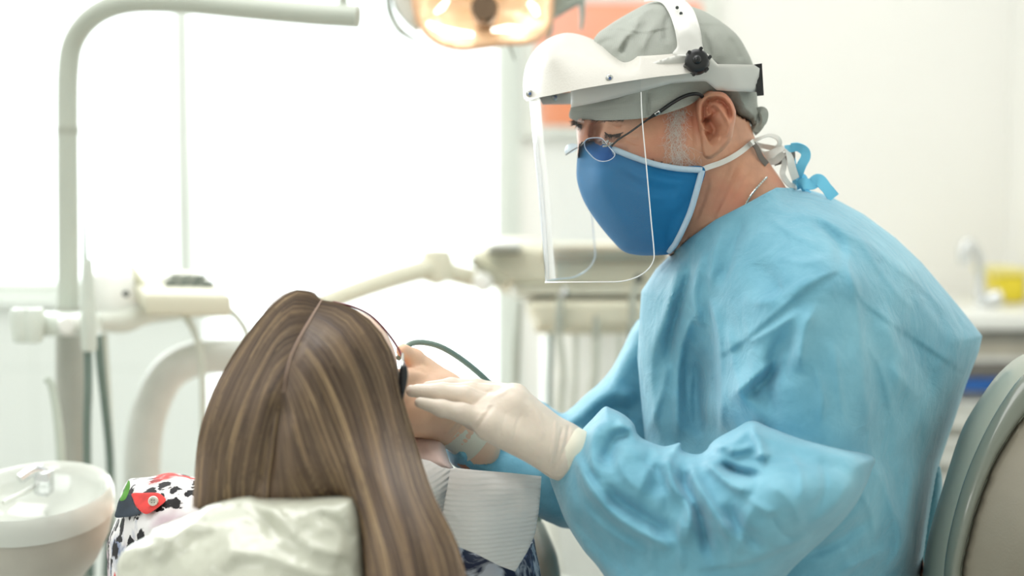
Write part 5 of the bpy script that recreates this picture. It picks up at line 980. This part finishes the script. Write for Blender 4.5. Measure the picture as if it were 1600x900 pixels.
# ================================================================ POSTER, SINK, COUNTER
YW = YB
def flat(mb, x0, y0, x1, y1, Y, th=.012, bev=.002):
    a, b_ = P(x0, y0, Y), P(x1, y1, Y); mb.box((a[0], YW-th, b_[2]), (b_[0], YW-.001, a[2]), bev); return mb
po = empty('wall_poster', P(960, 60, YW), 'large framed orange and white poster on the back wall behind the face shield', 'poster')
M_pf = mat('poster_frame_white', rgb(226, 228, 220), .4)
flat(MB(), 815, -140, 1118, 215, YW, .03).build('frame', M_pf, po)
pm = bpy.data.materials.new('poster_print'); pm.use_nodes = True; N, L = nodes(pm); b = N['Principled BSDF']; tc = N.new('ShaderNodeTexCoord'); n = N.new('ShaderNodeTexNoise'); n.inputs['Scale'].default_value = 2.2; n.inputs['Detail'].default_value = 1; L.new(tc.outputs['Object'], n.inputs['Vector'])
r = N.new('ShaderNodeValToRGB'); r.color_ramp.elements[0].position = .40; r.color_ramp.elements[1].position = .58; r.color_ramp.elements[0].color = rgb(246, 172, 148); r.color_ramp.elements[1].color = rgb(244, 150, 104); L.new(n.outputs['Fac'], r.inputs[0]); L.new(r.outputs[0], b.inputs['Base Color']); b.inputs['Roughness'].default_value = .5
flat(MB(), 838, 10, 1090, 198, YW, .034).build('orange_print', pm, po)
flat(MB(), 838, -130, 1090, 10, YW, .034).build('white_print', mat('poster_white', rgb(232, 230, 226), .5), po)
ct = empty('sink_cabinet', (P(1560, 500, 3.1)[0], 3.2, 0), 'white sink cabinet with slatted drawers at the right edge', 'cabinet')
cx0, cx1 = P(1330, 500, 3.0)[0], XR-.004; zt = P(1500, 490, 3.0)[2]
MB().box((cx0, 2.98, zt-.035), (cx1, YB-.002, zt), .006).build('worktop', M_white, ct)
MB().box((cx0+.01, 3.04, .1), (cx1, YB-.002, zt-.035), .003).build('carcass', mat('cabinet_grey', rgb(190, 190, 180), .5), ct)  # carcass in one even grey behind the drawers
zz_ = zt-.042
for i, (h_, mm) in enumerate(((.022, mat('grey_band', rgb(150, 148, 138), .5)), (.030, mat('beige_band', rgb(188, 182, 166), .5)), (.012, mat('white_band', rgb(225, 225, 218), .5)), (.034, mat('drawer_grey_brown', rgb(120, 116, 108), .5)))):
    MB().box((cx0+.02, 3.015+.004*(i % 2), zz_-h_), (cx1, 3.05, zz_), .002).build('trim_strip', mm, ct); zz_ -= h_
MB().box((cx0+.02, 3.0, zz_-.028), (cx1, 3.05, zz_-.002), .003).build('blue_strip', mat('blue_plastic', rgb(24, 92, 168), .4), ct); zz_ -= .034
while zz_ > .2:
    dr = MB().box((cx0+.02, 3.015, zz_-.075), (cx1, 3.05, zz_-.016), .006).build('drawer', mat('drawer_white', rgb(226, 227, 220), .4) if 'drawer_white' not in bpy.data.materials else bpy.data.materials['drawer_white'], ct)
    MB().box((cx0+.05, 3.0, zz_-.024), (cx1-.02, 3.02, zz_-.016), .002).build('handle', M_white, dr); zz_ -= .082
MB().box((cx0+.03, 3.08, 0), (cx1, YB-.002, .1)).build('plinth', M_greypole, ct)
fc = empty('tap', P(1530, 488, 3.2), 'chrome swan-neck tap on the worktop at the right', 'tap')
m = MB(); tube_px(m, [(1532, 489, 3.2), (1533, 440, 3.2), (1530, 405, 3.2), (1522, 386, 3.2), (1511, 380, 3.2), (1507, 392, 3.2), (1507, 412, 3.2)], [.015, .012, .010, .010, .011, .013, .013], 5, 18); m.build('spout', M_chrome, fc)
MB().lathe(P(1532, 489, 3.2), [(.0001, .012), (.02, .010), (.024, 0), (.0001, 0)], 24).build('base', M_chrome, fc)
m = MB(); m.lathe(P(1553, 466, 3.17), [(.0001, .02), (.014, .018), (.020, 0), (.014, -.018), (.0001, -.02)], 20, axis=(1, -.3, .3)); m.tube([P(1535, 474, 3.19), P(1553, 466, 3.18)], .008, 12); m.build('lever', M_chrome, fc)
yb_ = empty('disposal_box', P(1565, 488, 3.32), 'bright yellow plastic disposal box standing on the worktop behind the tap', 'container')
a, b_ = P(1542, 425, 3.32), P(1588, 489, 3.32); MB().box((a[0], 3.24, zt+.001), (b_[0], 3.40, a[2]), .012).build('body', mat('yellow_plastic', rgb(236, 214, 52), .35, .03), yb_)
MB().box((a[0]-.004, 3.235, a[2]-.004), (b_[0]+.004, 3.405, a[2]+.012), .005).build('lid', mat('pale_yellow_lid', rgb(240, 228, 140), .35), yb_)
a, b_ = P(1540, 455, 3.32), P(1560, 489, 3.32); 
# ================================================================ STOOL WITH SHELL BACK
stl = empty('dentist_stool', (P(1560, 900, 1.5)[0]-.10, 1.50, 0), 'grey-green stool with a curved shell backrest at the right edge', 'stool')
M_sg = mat('shell_grey_green', rgb(122, 128, 116), .25, .02, 10, coat=.4); M_sl = mat('shell_light_grey', rgb(166, 171, 157), .35, .02, 10, coat=.2); M_sb = mat('back_panel_beige', rgb(148, 141, 125), .6, .02, 60, bump=.15, bscale=500)
so = [(1640, 546), (1600, 553), (1562, 582), (1527, 629), (1500, 678), (1473, 762), (1451, 838), (1441, 905), (1440, 980), (1470, 1080), (1600, 1140), (1780, 1130), (1860, 1040), (1890, 900), (1870, 720), (1800, 600), (1720, 552)]
sf = tps([(1640, 560, 1.40), (1500, 700, 1.39), (1450, 900, 1.37), (1700, 850, 1.30), (1860, 850, 1.38), (1600, 1100, 1.36)])
relief('back_cushion', so, sf, lambda x, y: sf(x, y)+.11, M_sl, stl, mid=lambda x, y: sf(x, y)+.07, R=40, s=7, angle=80)
si = crom([(1640, 562), (1600, 584), (1572, 618), (1540, 672), (1508, 745), (1484, 830), (1474, 905), (1480, 990), (1510, 1060), (1610, 1105), (1760, 1095), (1820, 1020), (1850, 900), (1835, 740), (1775, 625), (1710, 570)], n=110, closed=True)
si2 = crom([(1640, 606), (1600, 648), (1575, 684), (1553, 722), (1528, 785), (1510, 850), (1501, 905), (1508, 985), (1530, 1040), (1620, 1080), (1740, 1072), (1792, 1005), (1818, 900), (1802, 750), (1750, 650), (1700, 612)], n=110, closed=True)
V = []; ns = 14; n_ = len(si)
for i in range(n_):
    for k in range(ns):
        a = PI*k/(ns-1); u = (1-math.cos(a))/2; p = si[i]*(1-u)+si2[i]*u; dd = float(sf(*p))-.006-.016*max(0, math.sin(a))**.7; V.append(P(p[0], p[1], dd+ (.03 if k in (0, ns-1) else 0)))
F = [(i*ns+k, i*ns+k+1, ((i+1) % n_)*ns+k+1, ((i+1) % n_)*ns+k) for i in range(n_) for k in range(ns-1)]
MB().add(V, F).build('back_rim', M_sg, stl, angle=80)
shell('back_panel', [tuple(p) for p in si2[::3]], lambda x, y: sf(x, y)-.008, .02, M_sb, stl, s=8)
sx_, sy_ = P(1560, 900, 1.5)[0]-.13, 1.5
MB().lathe((sx_, sy_, .61), [(.0001, .0), (.17, .0), (.195, -.02), (.20, -.045), (.18, -.07), (.0001, -.075)], 48).build('seat', M_sl, stl)
MB().tube([(sx_, sy_, .54), (sx_, sy_, .10)], .025, 20).build('column', M_chrome, stl)
MB().tube(crom([(sx_+.05, sy_, .53), (sx_+.20, sy_-.03, .52), (sx_+.28, sy_-.08, .58), (P(1660, 900, 1.4)[0], P(1660, 900, 1.42)[1], P(1660, 900, 1.42)[2])], n=16), .018, 14).build('back_bracket', M_dark, stl)
for k in range(5):
    a = 2*PI*k/5; e = np.array([sx_+.24*math.cos(a), sy_+.24*math.sin(a), .07]); MB().tube([(sx_, sy_, .10), e], .014, 12).build('leg', M_chrome, stl)
    MB().lathe(e-np.array([0, 0, .04]), [(.0001, .012), (.024, .012), (.029, 0), (.024, -.012), (.0001, -.012)], 20, axis=(math.sin(a), -math.cos(a), 0)).build('castor', M_black, stl)
